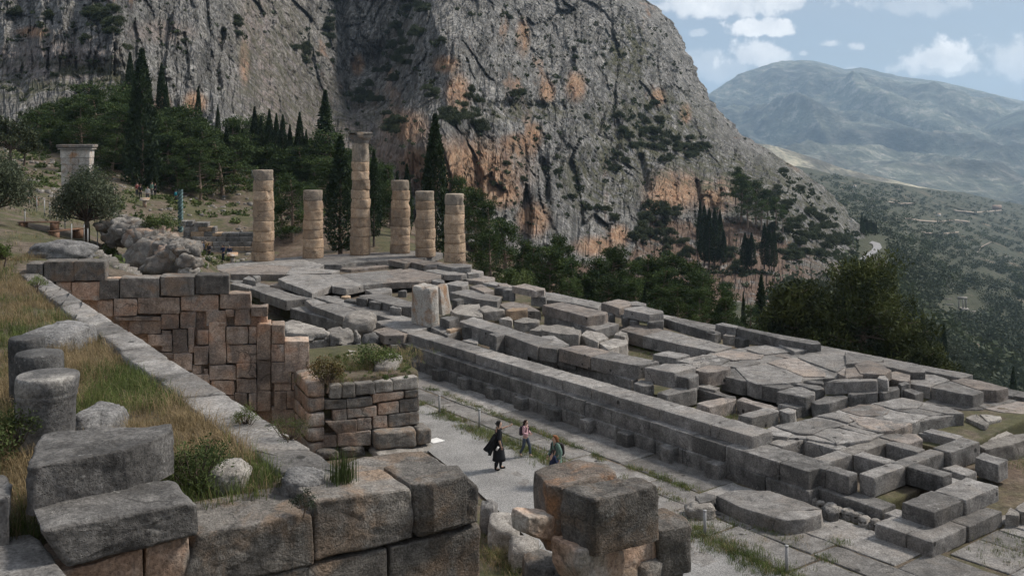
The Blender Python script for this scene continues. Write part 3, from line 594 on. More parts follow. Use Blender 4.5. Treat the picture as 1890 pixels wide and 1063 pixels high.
def lump(name, c, rad, mat, parent, seed, amp=.35, n=22, sq=1.0):
    th, ph = np.meshgrid(np.linspace(0, np.pi, n), np.linspace(0, 2 * np.pi, 2 * n, endpoint=False), indexing='ij')
    d = np.stack([np.sin(th) * np.cos(ph), np.sin(th) * np.sin(ph), np.cos(th)], -1); s = d * 1.3 + seed * 4.7; e = np.sign(d) * np.abs(d) ** sq
    _, g_, cv = worley(d * 2.4 + seed * 2.3); r_ = 1 + amp * (fbm(s, 3) + .55 * (cv - .5) - .25 * np.exp(-g_ / .08)); W = e * r_[..., None] * np.array(rad)
    i = np.arange(n * 2 * n).reshape(n, 2 * n); nx = np.roll(i, -1, 1)
    me = mesh_np(name, W.reshape(-1, 3), np.stack([i[:-1], i[1:], nx[1:], nx[:-1]], -1).reshape(-1, 4), True, MAT[mat]); return obj(name, me, parent, c)
# ---- the temple platform
T = empty('temple_platform', UV(0, 8, 0), 'long ruined grey limestone temple platform with stepped flank and open foundation pits', 'ruin')
TL = np.array(T.location)
# earth and packed stone filling inside the foundations
def core(name, pts, z, h, mat):
    c = np.mean([p[:2] for p in pts], 0); cen = np.array([c[0], c[1], z]); W, f = prism(np.array([p[:2] for p in pts]) - c, 0, h, cen, EX, EY, -EZ, .05, .05, .6, .3, 99)
    o = obj(name, mesh_np(name, W - cen, f, True, mat), T, cen - TL); return o
core('rubble_core', [UV(u, v, 0) for u, v in ((-33, .6), (22.5, .5), (22.5, 6), (26.5, 6), (26.0, 13), (22, 15.0), (-33, 15.4))], .78, .9, MAT['dirt'])
core('rubble_core', [UV(u, v, 0) for u, v in ((22.0, .6), (27.2, .55), (27.2, 7), (22.0, 7))], .42, .5, MAT['dirt'])
core('rubble_core', [UV(u, v, 0) for u, v in ((-30, .5), (-2.5, .5), (-2.5, 16.2), (-30, 16.6))], 1.02, 1.0, MAT['dirt'])
rr = random.Random(5)
def course(u0, u1, v0, v1, z, h, lo, hi, gap=.012, **k):
    u = u0
    while u < u1 - .05:
        L_ = rr.uniform(lo, hi); e = min(u + L_, u1)
        if u1 - e < lo * .5: e = u1
        ublock(T, u + gap, e - gap, v0 + rr.uniform(-.015, .015), v1, z + rr.uniform(-.012, .012), h, **k); u = e
course(.0, 22.6, .0, 1.15, 1.5, .425, 1.5, 2.6, mat='greyflat')
course(-.05, 25.2, -.42, .9, 1.075, .575, 1.5, 2.3)
course(-.3, 25.3, -.52, .9, .5, .56, 1.3, 2.2)
for xb, in [(776,), (824,), (871,), (924,), (978,), (1037,), (1100,), (1171,), (1250,), (1337,)]:
    p = P(xb, 667.3 + .3434 * (xb - 746) + 4, 0); u = np.dot(p - U0, DW); ublock(T, u - .3, u + .3, -.92, -.45, .5, .55, mat='grey', name='lifting_boss', r=.04, rough=.045)
course(25.2, 27.55, -.05, .75, .48, .5, 1.6, 2.4)
# flank set back beyond the inner corner, towards the columns
course(-14, -1.2, 1.6, 2.7, 1.45, .4, 1.6, 2.6, mat='greyflat'); course(-14, -1.2, 1.2, 2.4, 1.05, .55, 1.6, 2.4); course(-14, -1.0, 1.1, 2.4, .5, .56, 1.6, 2.4)
course(-30, -14, 1.1, 2.6, 1.05, .5, 1.6, 2.4); course(-30, -14, 1.0, 2.4, .5, .56, 1.6, 2.4)
# south rim, seen from behind
course(-30, 26, 15.4, 16.5, .75, .8, 1.8, 2.8); course(-28, 22, 14.9, 15.9, 1.2, .42, 1.8, 2.8, mat='greyflat')
G, S_ = 'grey', 'greyflat'
for u0, u1, v0, v1, z, h, m in [(22.5,23.1,.95,2.2,1.1,.66,S_),(22.5,23.1,2.2,4.3,1.12,.66,S_),(23.1,24.45,2.15,2.8,1.1,.66,S_),(24.45,25.05,.75,2.2,1.08,.66,S_),(24.45,25.05,2.2,4.6,1.08,.6,'pale'),(23.9,24.43,.1,.75,1.08,.6,G),(24.43,25.36,.18,.72,1.07,.58,G),(25.36,26.22,.2,.75,1.08,.58,G),
    (26.25,26.8,.72,2.5,1.08,.6,S_),(26.25,26.8,2.5,4.9,1.08,.6,S_),(26.3,26.98,4.95,6.9,1.1,.65,S_),(25.05,26.25,2.2,2.8,1.08,.62,S_),(25.05,26.25,4.1,4.65,1.1,.6,S_),(26.8,28.06,2.5,3.1,1.08,.56,G),(25.05,26.3,6.5,7.1,1.1,.55,S_),(24.45,25.05,4.6,5.5,1.12,.6,S_),(22.6,24.4,4.25,4.7,1.2,.7,S_),
    (28.15,29.2,.0,1.66,.88,.46,S_),(28.2,29.25,1.68,3.65,.88,.46,S_),(27.9,28.9,-1.0,-.05,.42,.45,S_),(28.9,29.7,-1.0,.9,.42,.45,S_),(28.95,29.75,.92,2.9,.42,.45,S_),(27.6,28.95,-.05,.6,.41,.43,S_),(26.8,28.15,3.15,3.7,.72,.35,S_)]: ublock(T, u0 + .008, u1 - .008, v0 + .008, v1 - .008, z, h, m)
for c_, pts_, z_, h_ in [('T3', [(0,430),(150,340),(480,290),(800,250),(1140,300),(1546,360),(1700,420),(1620,560),(1160,570),(980,590),(560,610),(480,585),(260,540),(280,480),(30,480)], 1.43, .7), ('T5', [(0,690),(240,600),(500,545),(760,600),(1050,690),(600,770),(440,835),(120,790)], 1.2, .7), ('T4', [(85,320),(90,235),(480,150),(720,80),(1060,25),(1170,90),(1380,185),(1190,255),(1000,340),(700,380),(420,330)], 1.17, .6), ('T7', [(0,165),(330,90),(1420,25),(1650,10),(1700,75),(880,125),(550,205),(100,200)], 1.45, .5)]:
    block(T, c_, pts_, z_, h_, S_, name='bedding_course')
TB = [
 # west end: beams round the open pits
  ('T4', [(80,240),(130,225),(300,290),(260,320),(90,300)], 1.22, .4, S_), ('T4', [(130,220),(480,150),(620,160),(770,215),(600,240),(480,290),(370,290)], 1.24, .4, S_),
 ('T4', [(500,130),(720,80),(900,140),(800,190),(660,150)], 1.23, .4, S_), ('T4', [(720,75),(900,30),(1060,25),(1170,75),(1150,110),(1060,130),(910,130)], 1.25, .4, S_),
 ('T4', [(480,295),(620,240),(740,250),(760,330),(700,380),(600,330)], 1.2, .4, S_),
 ('T4', [(800,200),(960,150),(1100,160),(1200,260),(1080,275),(900,240)], 1.23, .45, S_), ('T4', [(960,150),(1100,130),(1380,180),(1200,255)], 1.24, .45, S_),
        ('T6', [(785,278),(900,250),(1075,310),(985,345)], .72, .4, S_), ('T6', [(1055,192),(1130,155),(1330,210),(1250,255)], .9, .6, G),
 ('T6', [(1300,660),(1350,600),(1430,640),(1420,670)], .35, .4, 'pale'),
 ('T6', [(1380,600),(1462,560),(1560,570),(1530,640),(1440,640)], .4, .45, 'pale'),
 # south-west corner slabs
 ('T5', [(575,425),(590,335),(800,345),(940,390),(800,430),(760,455)], 1.3, .5, S_), ('T5', [(760,455),(940,400),(1180,480),(1240,495),(1140,530),(990,505)], 1.3, .5, S_),
 ('T5', [(940,395),(1040,375),(1170,390),(1460,460),(1350,485),(1180,475)], 1.3, .5, S_), ('T5', [(1150,605),(1390,545),(1530,575),(1240,645)], .8, .6, S_),
 ('T5', [(1240,645),(1530,580),(1700,600),(1700,700),(1420,680)], .8, .6, S_), ('T5', [(700,590),(760,560),(1150,610),(1240,650),(1040,660)], .8, .8, G),
 ('T5', [(20,670),(230,600),(400,650),(330,710),(150,710)], 1.25, .5, S_), ('T5', [(330,712),(430,672),(600,690),(740,712),(600,775),(340,735)], 1.25, .55, S_),
 ('T5', [(250,600),(500,545),(700,590),(640,640),(420,645)], 1.27, .5, S_), ('T5', [(640,640),(760,605),(960,645),(1060,690),(900,690)], 1.25, .5, S_),
 ('T5', [(420,650),(640,645),(900,692),(740,710)], 1.25, .5, S_), ('T5', [(0,685),(140,712),(330,742),(600,777),(440,840),(280,850),(120,790)], 1.24, .55, S_),
 ('T5', [(640,865),(740,850),(1010,890),(1160,940),(1030,930),(800,890)], 1.02, .35, S_), ('T5', [(380,920),(540,865),(640,870),(690,920),(560,960)], 1.12, .45, S_),
 ('T5', [(1060,720),(1170,690),(1280,770),(1240,800)], .95, .55, 'pale'), ('T5', [(1190,690),(1390,715),(1380,740),(1270,760)], .9, .55, 'pale'),
 ('T5', [(1170,970),(1290,930),(1440,880),(1620,870),(1700,900),(1500,960),(1250,1010)], .62, .6, 'pale'), ('T5', [(1040,920),(1180,850),(1420,840),(1500,870),(1280,930)], .66, .6, 'pale'),
 ('T3', [(1165,605),(1250,580),(1546,570),(1640,575),(1640,590),(1330,600)], 1.9, .5, S_), ('T5', [(285,375),(300,350),(350,345),(390,380),(380,395)], 1.9, .5, S_),
 ('T5', [(20,515),(50,500),(290,490),(295,502),(60,525)], 1.45, .5, G), ('T5', [(290,492),(340,455),(470,445),(490,470),(340,510)], 1.45, .5, G),
 ('T5', [(490,470),(560,460),(700,500),(620,522)], 1.3, .5, G), ('T5', [(470,420),(540,405),(580,425),(500,440)], 1.5, .5, G),
 ('T5', [(80,255),(200,215),(290,240),(420,300),(350,345),(130,330)], 1.95, .4, S_), ('T5', [(0,290),(90,280),(160,350),(0,370)], 1.9, .4, S_),
 ('T5', [(220,225),(500,245),(690,275),(715,320),(600,325),(330,262)], 1.6, .5, S_), ('T5', [(0,140),(350,205),(300,230),(100,240),(0,250)], 1.6, .5, S_),
 ('T5', [(350,345),(440,310),(580,330),(580,400),(480,400),(400,380)], 1.5, .5, S_),
 # middle
 ('T3', [(195,88),(260,72),(400,105),(380,122)], 1.9, .45, G), ('T3', [(385,122),(400,105),(800,185),(720,205)], 1.9, .45, G), ('T3', [(720,207),(800,185),(1110,235),(1140,260),(1050,267)], 1.9, .45, G),
 ('T3', [(115,160),(200,145),(245,165),(190,182)], 1.65, .5, G), ('T3', [(260,187),(290,170),(380,180),(370,197)], 1.55, .5, 'pale'), ('T3', [(370,207),(420,195),(500,215),(440,232)], 1.48, .5, G),
 ('T3', [(470,312),(640,275),(830,300),(890,330),(620,357)], 1.5, .5, S_), ('T3', [(745,262),(830,255),(1000,290),(1015,315),(900,332)], 1.6, .5, S_),
 ('T3', [(720,367),(770,345),(890,375),(830,392)], 1.45, .4, S_), ('T3', [(925,382),(1050,320),(1200,330),(1480,400),(1400,430),(1350,470),(1270,512)], 1.5, .5, S_),
 ('T3', [(650,427),(850,385),(930,390),(1180,520),(1170,555),(970,550),(830,490)], 1.48, .4, S_), ('T3', [(1280,522),(1340,480),(1450,490),(1520,550),(1360,562)], 1.6, .4, S_),
 ('T3', [(1140,310),(1300,310),(1546,370),(1700,420),(1560,425),(1480,400)], 1.42, .5, S_), ('T3', [(150,357),(330,315),(560,350),(630,360),(600,392),(350,407)], 1.5, .45, S_),
 ('T3', [(0,382),(140,360),(320,405),(240,447),(40,472),(0,430)], 1.5, .45, S_), ('T3', [(290,462),(420,410),(540,400),(600,430),(400,472)], 1.5, .45, S_),
 ('T3', [(270,492),(370,480),(480,592),(430,592),(250,547)], 1.62, .6, S_), ('T3', [(372,477),(640,435),(850,500),(980,560),(960,600),(850,610),(560,622),(482,592)], 1.66, .6, S_),
 ('T3', [(560,624),(640,605),(860,620),(900,640),(760,662)], 1.6, .6, G), ('T3', [(740,692),(880,645),(960,645),(1080,690),(1080,720),(1000,742)], 1.55, .5, G),
 ('T3', [(850,602),(900,600),(1140,640),(1170,660),(1090,672)], 1.6, .6, G), ('T3', [(1010,602),(1050,585),(1160,595),(1160,622)], 1.62, .6, G),
 ('T3', [(0,492),(140,450),(330,465),(310,490),(130,522),(50,507)], 1.9, .6, S_), ('T3', [(750,802),(870,780),(1040,785),(1060,800),(920,837)], 1.2, .5, G),
 ('T3', [(1050,782),(1180,725),(1330,710),(1380,740),(1210,792),(1100,802)], 1.35, .55, G), ('T3', [(30,662),(100,645),(380,735),(310,747)], 1.3, .55, S_),
 ('T3', [(385,762),(440,735),(755,830),(700,852),(610,830)], 1.3, .55, S_), ('T3', [(20,787),(260,740),(380,750),(375,767),(140,832)], 1.3, .55, S_),
 ('T3', [(395,897),(640,830),(755,850),(760,862),(520,922)], 1.3, .6, S_), ('T3', [(760,852),(840,830),(920,850),(910,872),(850,887)], 1.3, .6, S_), ('T3', [(175,932),(210,920),(300,950),(280,972)], 1.15, .4, S_),
 ('T2', [(0,207),(180,180),(590,270),(560,292),(400,312)], 2.3, .52, S_), ('T2', [(380,397),(560,350),(690,378),(480,432)], 1.78, .5, S_), ('T2', [(20,292),(60,280),(400,370),(400,402)], 1.78, .7, G),
 ('T2', [(30,97),(120,100),(330,150),(300,195),(40,160)], 1.55, .5, S_), ('T2', [(330,150),(530,195),(500,240),(300,195)], 1.55, .5, S_),
 ('T2', [(530,187),(680,155),(780,175),(800,205),(690,237)], 2.2, .4, S_), ('T2', [(740,232),(900,215),(1080,260),(1085,275),(960,292),(730,247)], 2.2, .42, S_), ('T2', [(770,177),(850,172),(930,195),(930,217),(800,207)], 2.18, .4, S_),
 ('T2', [(590,272),(650,260),(655,290),(600,302)], 1.78, .5, G), ('T2', [(710,287),(770,280),(780,320),(720,327)], 1.8, .5, G), ('T2', [(940,347),(1000,325),(1085,335),(1085,350),(960,362)], 1.85, .5, G), ('T2', [(780,327),(860,320),(870,345),(790,352)], 1.72, .5, G),
 ('T2', [(1085,327),(1110,310),(1330,370),(1300,392)], 1.7, .5, G), ('T2', [(1300,392),(1330,370),(1546,425),(1546,450),(1480,442)], 1.7, .5, G),
 ('T2', [(690,427),(830,375),(1000,400),(1100,430),(900,482)], 1.5, .6, S_), ('T2', [(900,482),(1100,430),(1350,490),(1200,552)], 1.5, .6, S_), ('T2', [(1200,552),(1350,490),(1546,540),(1700,580),(1546,622)], 1.5, .6, S_),
 ('T2', [(0,412),(130,380),(350,430),(330,472),(150,462),(0,432)], 1.9, .6, 'pale'), ('T2', [(345,472),(400,430),(540,460),(590,495),(500,542)], 1.72, .6, 'pale'), ('T2', [(510,547),(640,500),(760,520),(770,550),(590,602)], 1.62, .6, 'pale'), ('T2', [(640,467),(700,435),(770,455),(740,492)], 1.6, .5, 'pale'),
 ('T2', [(985,647),(1130,615),(1325,650),(1200,682)], 1.5, .6, S_), ('T2', [(1200,702),(1430,650),(1546,650),(1600,700),(1390,767),(1300,722)], 1.5, .5, S_),
 ('T2', [(150,592),(350,562),(620,619),(430,665)], 2.1, .58, S_), ('T2', [(434,667),(624,620),(1050,710),(920,737),(850,747)], 2.1, .58, S_), ('T2', [(60,650),(160,640),(860,860),(800,880)], 1.52, .6, G),
 ('T2', [(915,762),(1100,725),(1320,735),(1380,760),(1180,812),(1130,802)], 2.05, .65, S_), ('T2', [(1175,832),(1270,795),(1395,810),(1400,830),(1310,862)], 1.9, .6, G), ('T2', [(820,902),(880,870),(990,890),(1000,920),(900,932)], 1.5, .5, G),
 ('T2', [(0,482),(110,480),(245,555),(140,592),(0,572)], 2.0, .6, S_), ('T2', [(1030,987),(1220,930),(1385,945),(1380,960),(1120,1012)], 1.45, .6, S_), ('T2', [(1385,932),(1440,900),(1590,940),(1546,965)], 1.4, .6, S_),
 # inner rows beside the upright stele
 ('T1', [(345,512),(460,495),(520,515),(430,542)], 2.1, .5, G), ('T1', [(400,617),(520,590),(550,605),(440,632)], 1.75, .6, 'poros'), ('T1', [(260,605),(345,585),(430,605),(400,625)], 1.62, .4, G),
 ('T1', [(550,592),(600,580),(680,590),(670,607)], 1.95, .9, G), ('T1', [(515,547),(650,505),(860,570),(700,607)], 2.05, .8, S_), ('T1', [(700,607),(860,570),(960,600),(1090,640),(935,667)], 2.05, .8, S_),
 ('T1', [(935,667),(1090,640),(1370,710),(1220,772)], 2.05, .62, S_), ('T1', [(1225,772),(1330,730),(1500,755),(1390,797)], 2.03, .62, S_), ('T1', [(785,657),(860,640),(930,660),(850,682)], 2.08, 1.0, G),
 ('T1', [(1140,842),(1220,820),(1400,850),(1400,890),(1350,892)], 1.45, .6, G), ('T1', [(900,770),(960,740),(1160,830),(1130,860)], 1.42, .6, G), ('T1', [(1390,795),(1546,765),(1600,790),(1560,830)], 2.0, .75, G),
 ('T1', [(440,452),(520,400),(700,390),(720,460),(730,512),(500,482)], 2.0, .4, 'pale'), ('T1', [(690,432),(760,400),(920,435),(920,450),(740,462)], 2.1, .5, 'pale'), ('T1', [(930,447),(990,425),(1125,425),(1130,440),(970,457)], 2.15, .5, 'poros'),
 ('T1', [(870,517),(960,505),(1000,530),(990,542)], 1.9, .5, 'pale'), ('T1', [(1000,542),(1110,505),(1235,535),(1230,550),(1090,562)], 1.95, .5, 'pale'), ('T1', [(1140,622),(1250,580),(1400,575),(1546,600),(1546,650),(1400,652)], 1.8, .6, 'pale'),
 ('T1', [(425,287),(600,260),(900,330),(860,370),(670,347)], 1.6, .5, S_), ('T1', [(880,392),(1000,370),(1140,400),(1250,460),(1130,452),(930,432)], 1.6, .5, S_), ('T1', [(455,352),(520,335),(565,350),(500,367)], 2.0, .6, G),
 ('T1', [(610,232),(720,215),(830,270),(740,287)], 1.72, .4, S_), ('T1', [(830,247),(900,230),(985,245),(980,262)], 1.8, .5, G), ('T1', [(905,262),(960,250),(1020,262),(1010,277)], 2.0, .7, G),
 ('T1', [(990,232),(1100,210),(1285,250),(1280,265),(1190,272)], 2.3, .42, S_), ('T1', [(1160,322),(1230,300),(1300,310),(1290,332)], 1.9, .6, G), ('T1', [(860,212),(940,205),(1000,240),(900,242)], 1.5, .5, S_), ('T1', [(1300,290),(1420,310),(1546,340),(1546,380),(1300,330)], 1.55, .5, S_),
 ('T1', [(320,42),(500,30),(630,40),(625,60),(450,67)], 1.9, .45, S_), ('T1', [(570,92),(640,80),(740,100),(700,117),(600,127)], 1.5, .45, S_), ('T1', [(590,177),(740,140),(840,155),(830,180),(730,192)], 1.3, .45, S_),
 ('T1', [(390,212),(500,180),(600,190),(600,220),(540,237)], 1.7, .5, S_), ('T1', [(270,182),(340,165),(390,180),(380,207)], 1.7, .5, G), ('T1', [(200,92),(330,80),(590,120),(540,132),(400,132)], 1.62, .4, S_),
 # platform before the columns
 ('T7', [(500,242),(620,200),(840,210),(945,292),(780,362),(700,322),(560,272)], 1.75, .45, S_), ('T7', [(945,302),(840,207),(1010,205),(1200,292),(1060,322)], 1.75, .45, S_), ('T7', [(1200,292),(1010,205),(1390,170),(1470,250),(1350,277)], 1.75, .45, S_),
 ('T7', [(1350,277),(1470,250),(1390,172),(1500,160),(1600,180),(1600,262)], 1.75, .45, S_), ('T1', [(-130,202),(-130,100),(80,75),(360,130),(340,160),(160,192)], 1.75, .42, S_),
 ('T7', [(810,402),(850,390),(895,395),(890,407)], 1.35, .5, 'poros'), ('T7', [(930,392),(960,380),(1005,385),(1000,402)], 1.36, .5, G), ('T7', [(1010,387),(1060,372),(1095,380),(1090,397)], 1.36, .5, 'poros'), ('T7', [(1480,342),(1530,330),(1555,335),(1550,347)], 1.4, .5, G),
 ('T7', [(0,167),(330,120),(620,140),(550,207),(100,202)], 1.5, .5, S_), ('T7', [(330,120),(700,80),(880,127),(830,160),(1010,172),(940,192),(560,207),(620,140)], 1.5, .5, S_), ('T7', [(700,80),(1100,55),(1230,87),(1020,127),(880,127)], 1.5, .5, S_),
 ('T7', [(1100,55),(1420,40),(1600,40),(1700,75),(1520,82),(1400,87),(1230,92)], 1.5, .5, S_), ('T7', [(1010,160),(1030,147),(1400,127),(1410,137),(1100,167)], 1.25, .4, S_), ('T7', [(1400,87),(1520,80),(1640,100),(1535,116)], 1.62, .45, S_),
 ('T1', [(-20,-10),(60,-20),(330,15),(200,47)], 1.65, .42, S_), ('T1', [(200,47),(330,18),(390,30),(320,67)], 1.68, .42, S_), ('T7', [(0,130),(120,110),(330,85),(700,60),(690,82),(330,120),(0,167)], 1.5, .5, S_), ('T7', [(690,60),(1100,35),(1430,22),(1430,42),(1100,55),(700,82)], 1.5, .5, S_), ('T7', [(1430,22),(1650,10),(1850,30),(1700,75),(1600,42),(1430,42)], 1.5, .5, S_),
 ('T7', [(210,242),(260,215),(310,240),(320,262)], 1.4, .6, G), ('T7', [(290,217),(350,205),(360,230),(320,237)], 1.42, .6, G), ('T7', [(430,292),(520,275),(610,290),(600,307)], 1.35, .5, S_),
 ('T7', [(110,282),(160,265),(290,300),(270,322)], 1.22, .5, S_), ('T7', [(270,317),(380,295),(460,315),(560,340),(360,352)], 1.3, .5, S_), ('T7', [(355,352),(470,320),(640,370),(780,400),(720,405),(650,412),(570,422)], 1.47, .6, S_),
 ('T7', [(725,417),(790,400),(895,435),(780,462)], 1.47, .5, S_), ('T7', [(780,462),(950,440),(1190,510),(1030,552)], 1.47, .5, S_), ('T7', [(600,482),(720,465),(1020,580),(1020,602)], 1.07, .6, G),
 ('T7', [(1040,412),(1080,400),(1140,410),(1135,432)], 1.6, .6, G), ('T7', [(1140,397),(1180,385),(1235,400),(1230,412)], 1.9, .8, G), ('T7', [(1245,427),(1290,415),(1350,430),(1340,442)], 1.85, .8, G), ('T7', [(1410,472),(1450,460),(1510,470),(1505,487)], 1.85, .8, G),
 ('T7', [(1160,380),(1320,355),(1600,430),(1600,472),(1480,465),(1370,437),(1240,402)], 1.9, .6, S_), ('T7', [(1210,332),(1380,312),(1430,320),(1430,345),(1290,367)], 1.78, .4, S_),
 ('T7', [(1270,662),(1400,630),(1560,690),(1530,702),(1370,707)], 1.5, .43, S_), ('T7', [(1400,765),(1530,745),(1560,755),(1540,765),(1430,790)], 1.07, .6, G),
 ('T7', [(1290,590),(1420,570),(1594,610),(1594,670),(1420,640)], 1.49, .43, S_), ('T10', [(0,170),(180,150),(420,190),(250,240),(100,200)], 1.49, .43, S_),
 ('T10', [(420,195),(500,165),(690,215),(560,262)], 1.62, .5, S_), ('T10', [(670,300),(760,285),(810,305),(800,330)], 1.5, .4, S_),
]
for e in TB: block(T, e[0], e[1], e[2], e[3], 'greywarm' if e[4] == S_ and rr.random() < .28 else e[4], rough=.035 if e[4] != 'pale' else .07)
# packed rubble under the west corner
for k in range(16):
    u = 24.0 + k * .32; p = UV(u, -.34 + rr.uniform(-.06, .08), .0); cen = p; s = rr.uniform(.16, .27)
    W, f = prism([(math.cos(a) * s * rr.uniform(.8, 1.1), math.sin(a) * s * rr.uniform(.7, 1.0)) for a in np.linspace(0, 6.28, 8)[:-1]], 0, .34, cen + EZ * .26, EX, EY, -EZ, .07, .06, .3, .6, k)
    obj('rubble_stone', mesh_np('rubble_stone', W - cen, f, True, MAT['pale']), T, cen - TL)
# upright stele remains on the flank
def upright(name, c, foot, z0, hgt, mat, label, cat='stone', taper=.9, rough=.06, parent=None, lean=(0, 0), r=.08, mat2=None):
    w = np.array([P(*px(c, p), z0) for p in foot]); cen = w.mean(0); top = cen + EZ * hgt; _cnt[0] += 1
    W, f = prism(w[:, :2] - cen[:2], 0, hgt, top, EX, EY, -EZ, r, rough, .22, 1.0, _cnt[0])
    t = ((W[:, 2] - z0) / hgt).clip(0, 1)[:, None]; W[:, :2] = cen[:2] + (W[:, :2] - cen[:2]) * (1 + (taper - 1) * t) + t * np.array(lean)
    o = obj(name, mesh_np(name, W - cen, f, True, MAT[mat]), parent, cen); 
    if label: tag(o, label, cat)
    return o
upright('standing_stone', 'T1', [(85,560),(200,520),(340,560),(335,590),(260,602)], 1.5, 2.05, 'marble', 'broad upright broken grey stone pier standing on the temple flank', taper=.92)
upright('standing_stone', 'T1', [(320,470),(370,450),(450,440),(440,470),(370,495)], 1.6, 1.55, 'marble', 'narrow upright stone fragment leaning behind the broad pier', lean=(-.2, .1), taper=.85)

# ---- pavement slabs round the temple
pv = tag(obj('pavement', mesh_np('pavement', [UV(u, v, -.03) for u, v in ((-4, -6.8), (40, -6.8), (40, -.2), (-4, -.2))], np.arange(4)[None], False, MAT['dirt'])), kind='structure')
prr = random.Random(3)
def slab(u0, u1, v0, v1, z=.0):
    cen = UV((u0 + u1) / 2, (v0 + v1) / 2, z + prr.uniform(-.012, .015)); a, b_ = (u1 - u0) / 2 - .012, (v1 - v0) / 2 - .012; j = lambda: prr.uniform(-.07, .02); _cnt[0] += 1
    W, f = prism([(-a - j(), -b_ - j()), (a + j(), -b_ - j()), (a + j(), b_ + j()), (-a - j(), b_ + j())], 0, .1, cen, DW, DS, -EZ, .022, .012, .4, 1.2, _cnt[0])
    obj('paving_slab', mesh_np('paving_slab', W - cen, f, True, MAT['greyflat']), pv, cen)
v = -.54
for (v1, lo, hi) in [(-2.35, 2.4, 4.2), (-3.5, 1.8, 3.6), (-5.0, 1.6, 3.2), (-6.6, 1.4, 2.6)]:
    u = -3.5
    while u < 39:
        L_ = prr.uniform(lo, hi)
        if v1 > -5.2 or u > 14: slab(u, u + L_, v1 + (prr.uniform(-.3, .25) if v1 < -4.5 and u < 14 else 0), v)
        u += L_
    v = v1
u = 25.8
while u < 38:                                              # west terrace
    L_ = prr.uniform(1.2, 2.0); w_ = 3.0
    while w_ < 19:
        e = prr.uniform(1.2, 2.6)
        if not (u < 29.4 and w_ < 2.0): slab(u, u + L_, w_, w_ + e)
        w_ += e
    u += L_
u = 29.8
while u < 38:
    L_ = prr.uniform(1.1, 1.9); w_ = -.38
    while w_ < 2.95:
        e = min(prr.uniform(1.0, 1.9), 2.98 - w_); slab(u, u + L_, w_, w_ + e); w_ += e
    u += L_
# curved slab platform and edge stones beside the walk
E = empty('slab_platform', P(1400, 930, 0), 'low rounded slab platform lying before the temple corner', 'platform')
block(E, 'T11', [(205,97),(330,65),(500,75),(650,120),(780,170),(575,187),(520,217),(350,167)], .45, .5, 'greyflat', rough=.05); block(E, 'T11', [(525,217),(590,180),(690,165),(792,172),(785,200),(700,227),(590,237)], .43, .5, 'greyflat', rough=.05)
block(E, 'T11', [(95,97),(150,80),(205,97),(195,125),(120,140)], .42, .5, 'grey', rough=.06)
def boulder(name, c, foot, z, h, mat, label, cat='rock', r=.16, rough=.1, group=None):
    if cat == 'stone': return tag(block(None, c, foot, z, h, mat, name, r=r * .5, rough=rough, chip=.8), label, cat, group)
    w = np.array([P(*px(c, p), z - .25 * h) for p in foot]); cen = w.mean(0); a = (w.max(0) - w.min(0)) / 2; _cnt[0] += 1
    return tag(lump(name, (cen[0], cen[1], z - h * .5), (a[0] * .95, max(a[1], a[0] * .6) * .95, h * .56), mat, None, _cnt[0], .22, 16, .62), label, cat, group)
boulder('boulder', 'T11', [(30,147),(110,135),(215,175),(200,192),(70,192)], .35, .45, 'pale', 'pale angular boulder between rounded slab platform and gravel walk')
boulder('boulder', 'T11', [(795,180),(830,172),(870,185),(860,210),(810,210)], .3, .4, 'grey', 'small dark boulder beside the rounded slab platform')
boulder('boulder', 'F2', [(1000,590),(1060,570),(1130,600),(1100,650),(1010,640)], .75, .9, 'grey', 'squarish grey boulder below the end of the great wall', group=None)
boulder('boulder', 'F2', [(1050,700),(1080,650),(1200,660),(1290,690),(1277,760),(1180,790),(1080,740)], .7, .9, 'pale', 'broad pale boulder on the near edge of the gravel walk')
boulder('boulder', 'F2', [(1180,830),(1290,800),(1400,860),(1380,930),(1250,890)], .6, .8, 'pale', 'flat pale boulder lying beside the broad pale one')
boulder('boulder', 'T7', [(1030,560),(1120,530),(1230,535),(1290,560),(1270,590),(1120,600)], 2.35, .95, 'pale', 'pitted pale block perched at the inner corner of the temple flank', r=.22, rough=.14)
boulder('boulder', 'T7', [(1185,720),(1240,700),(1330,705),(1340,730),(1230,745)], 1.45, .8, 'rock', 'dark rounded block lying against the temple corner')

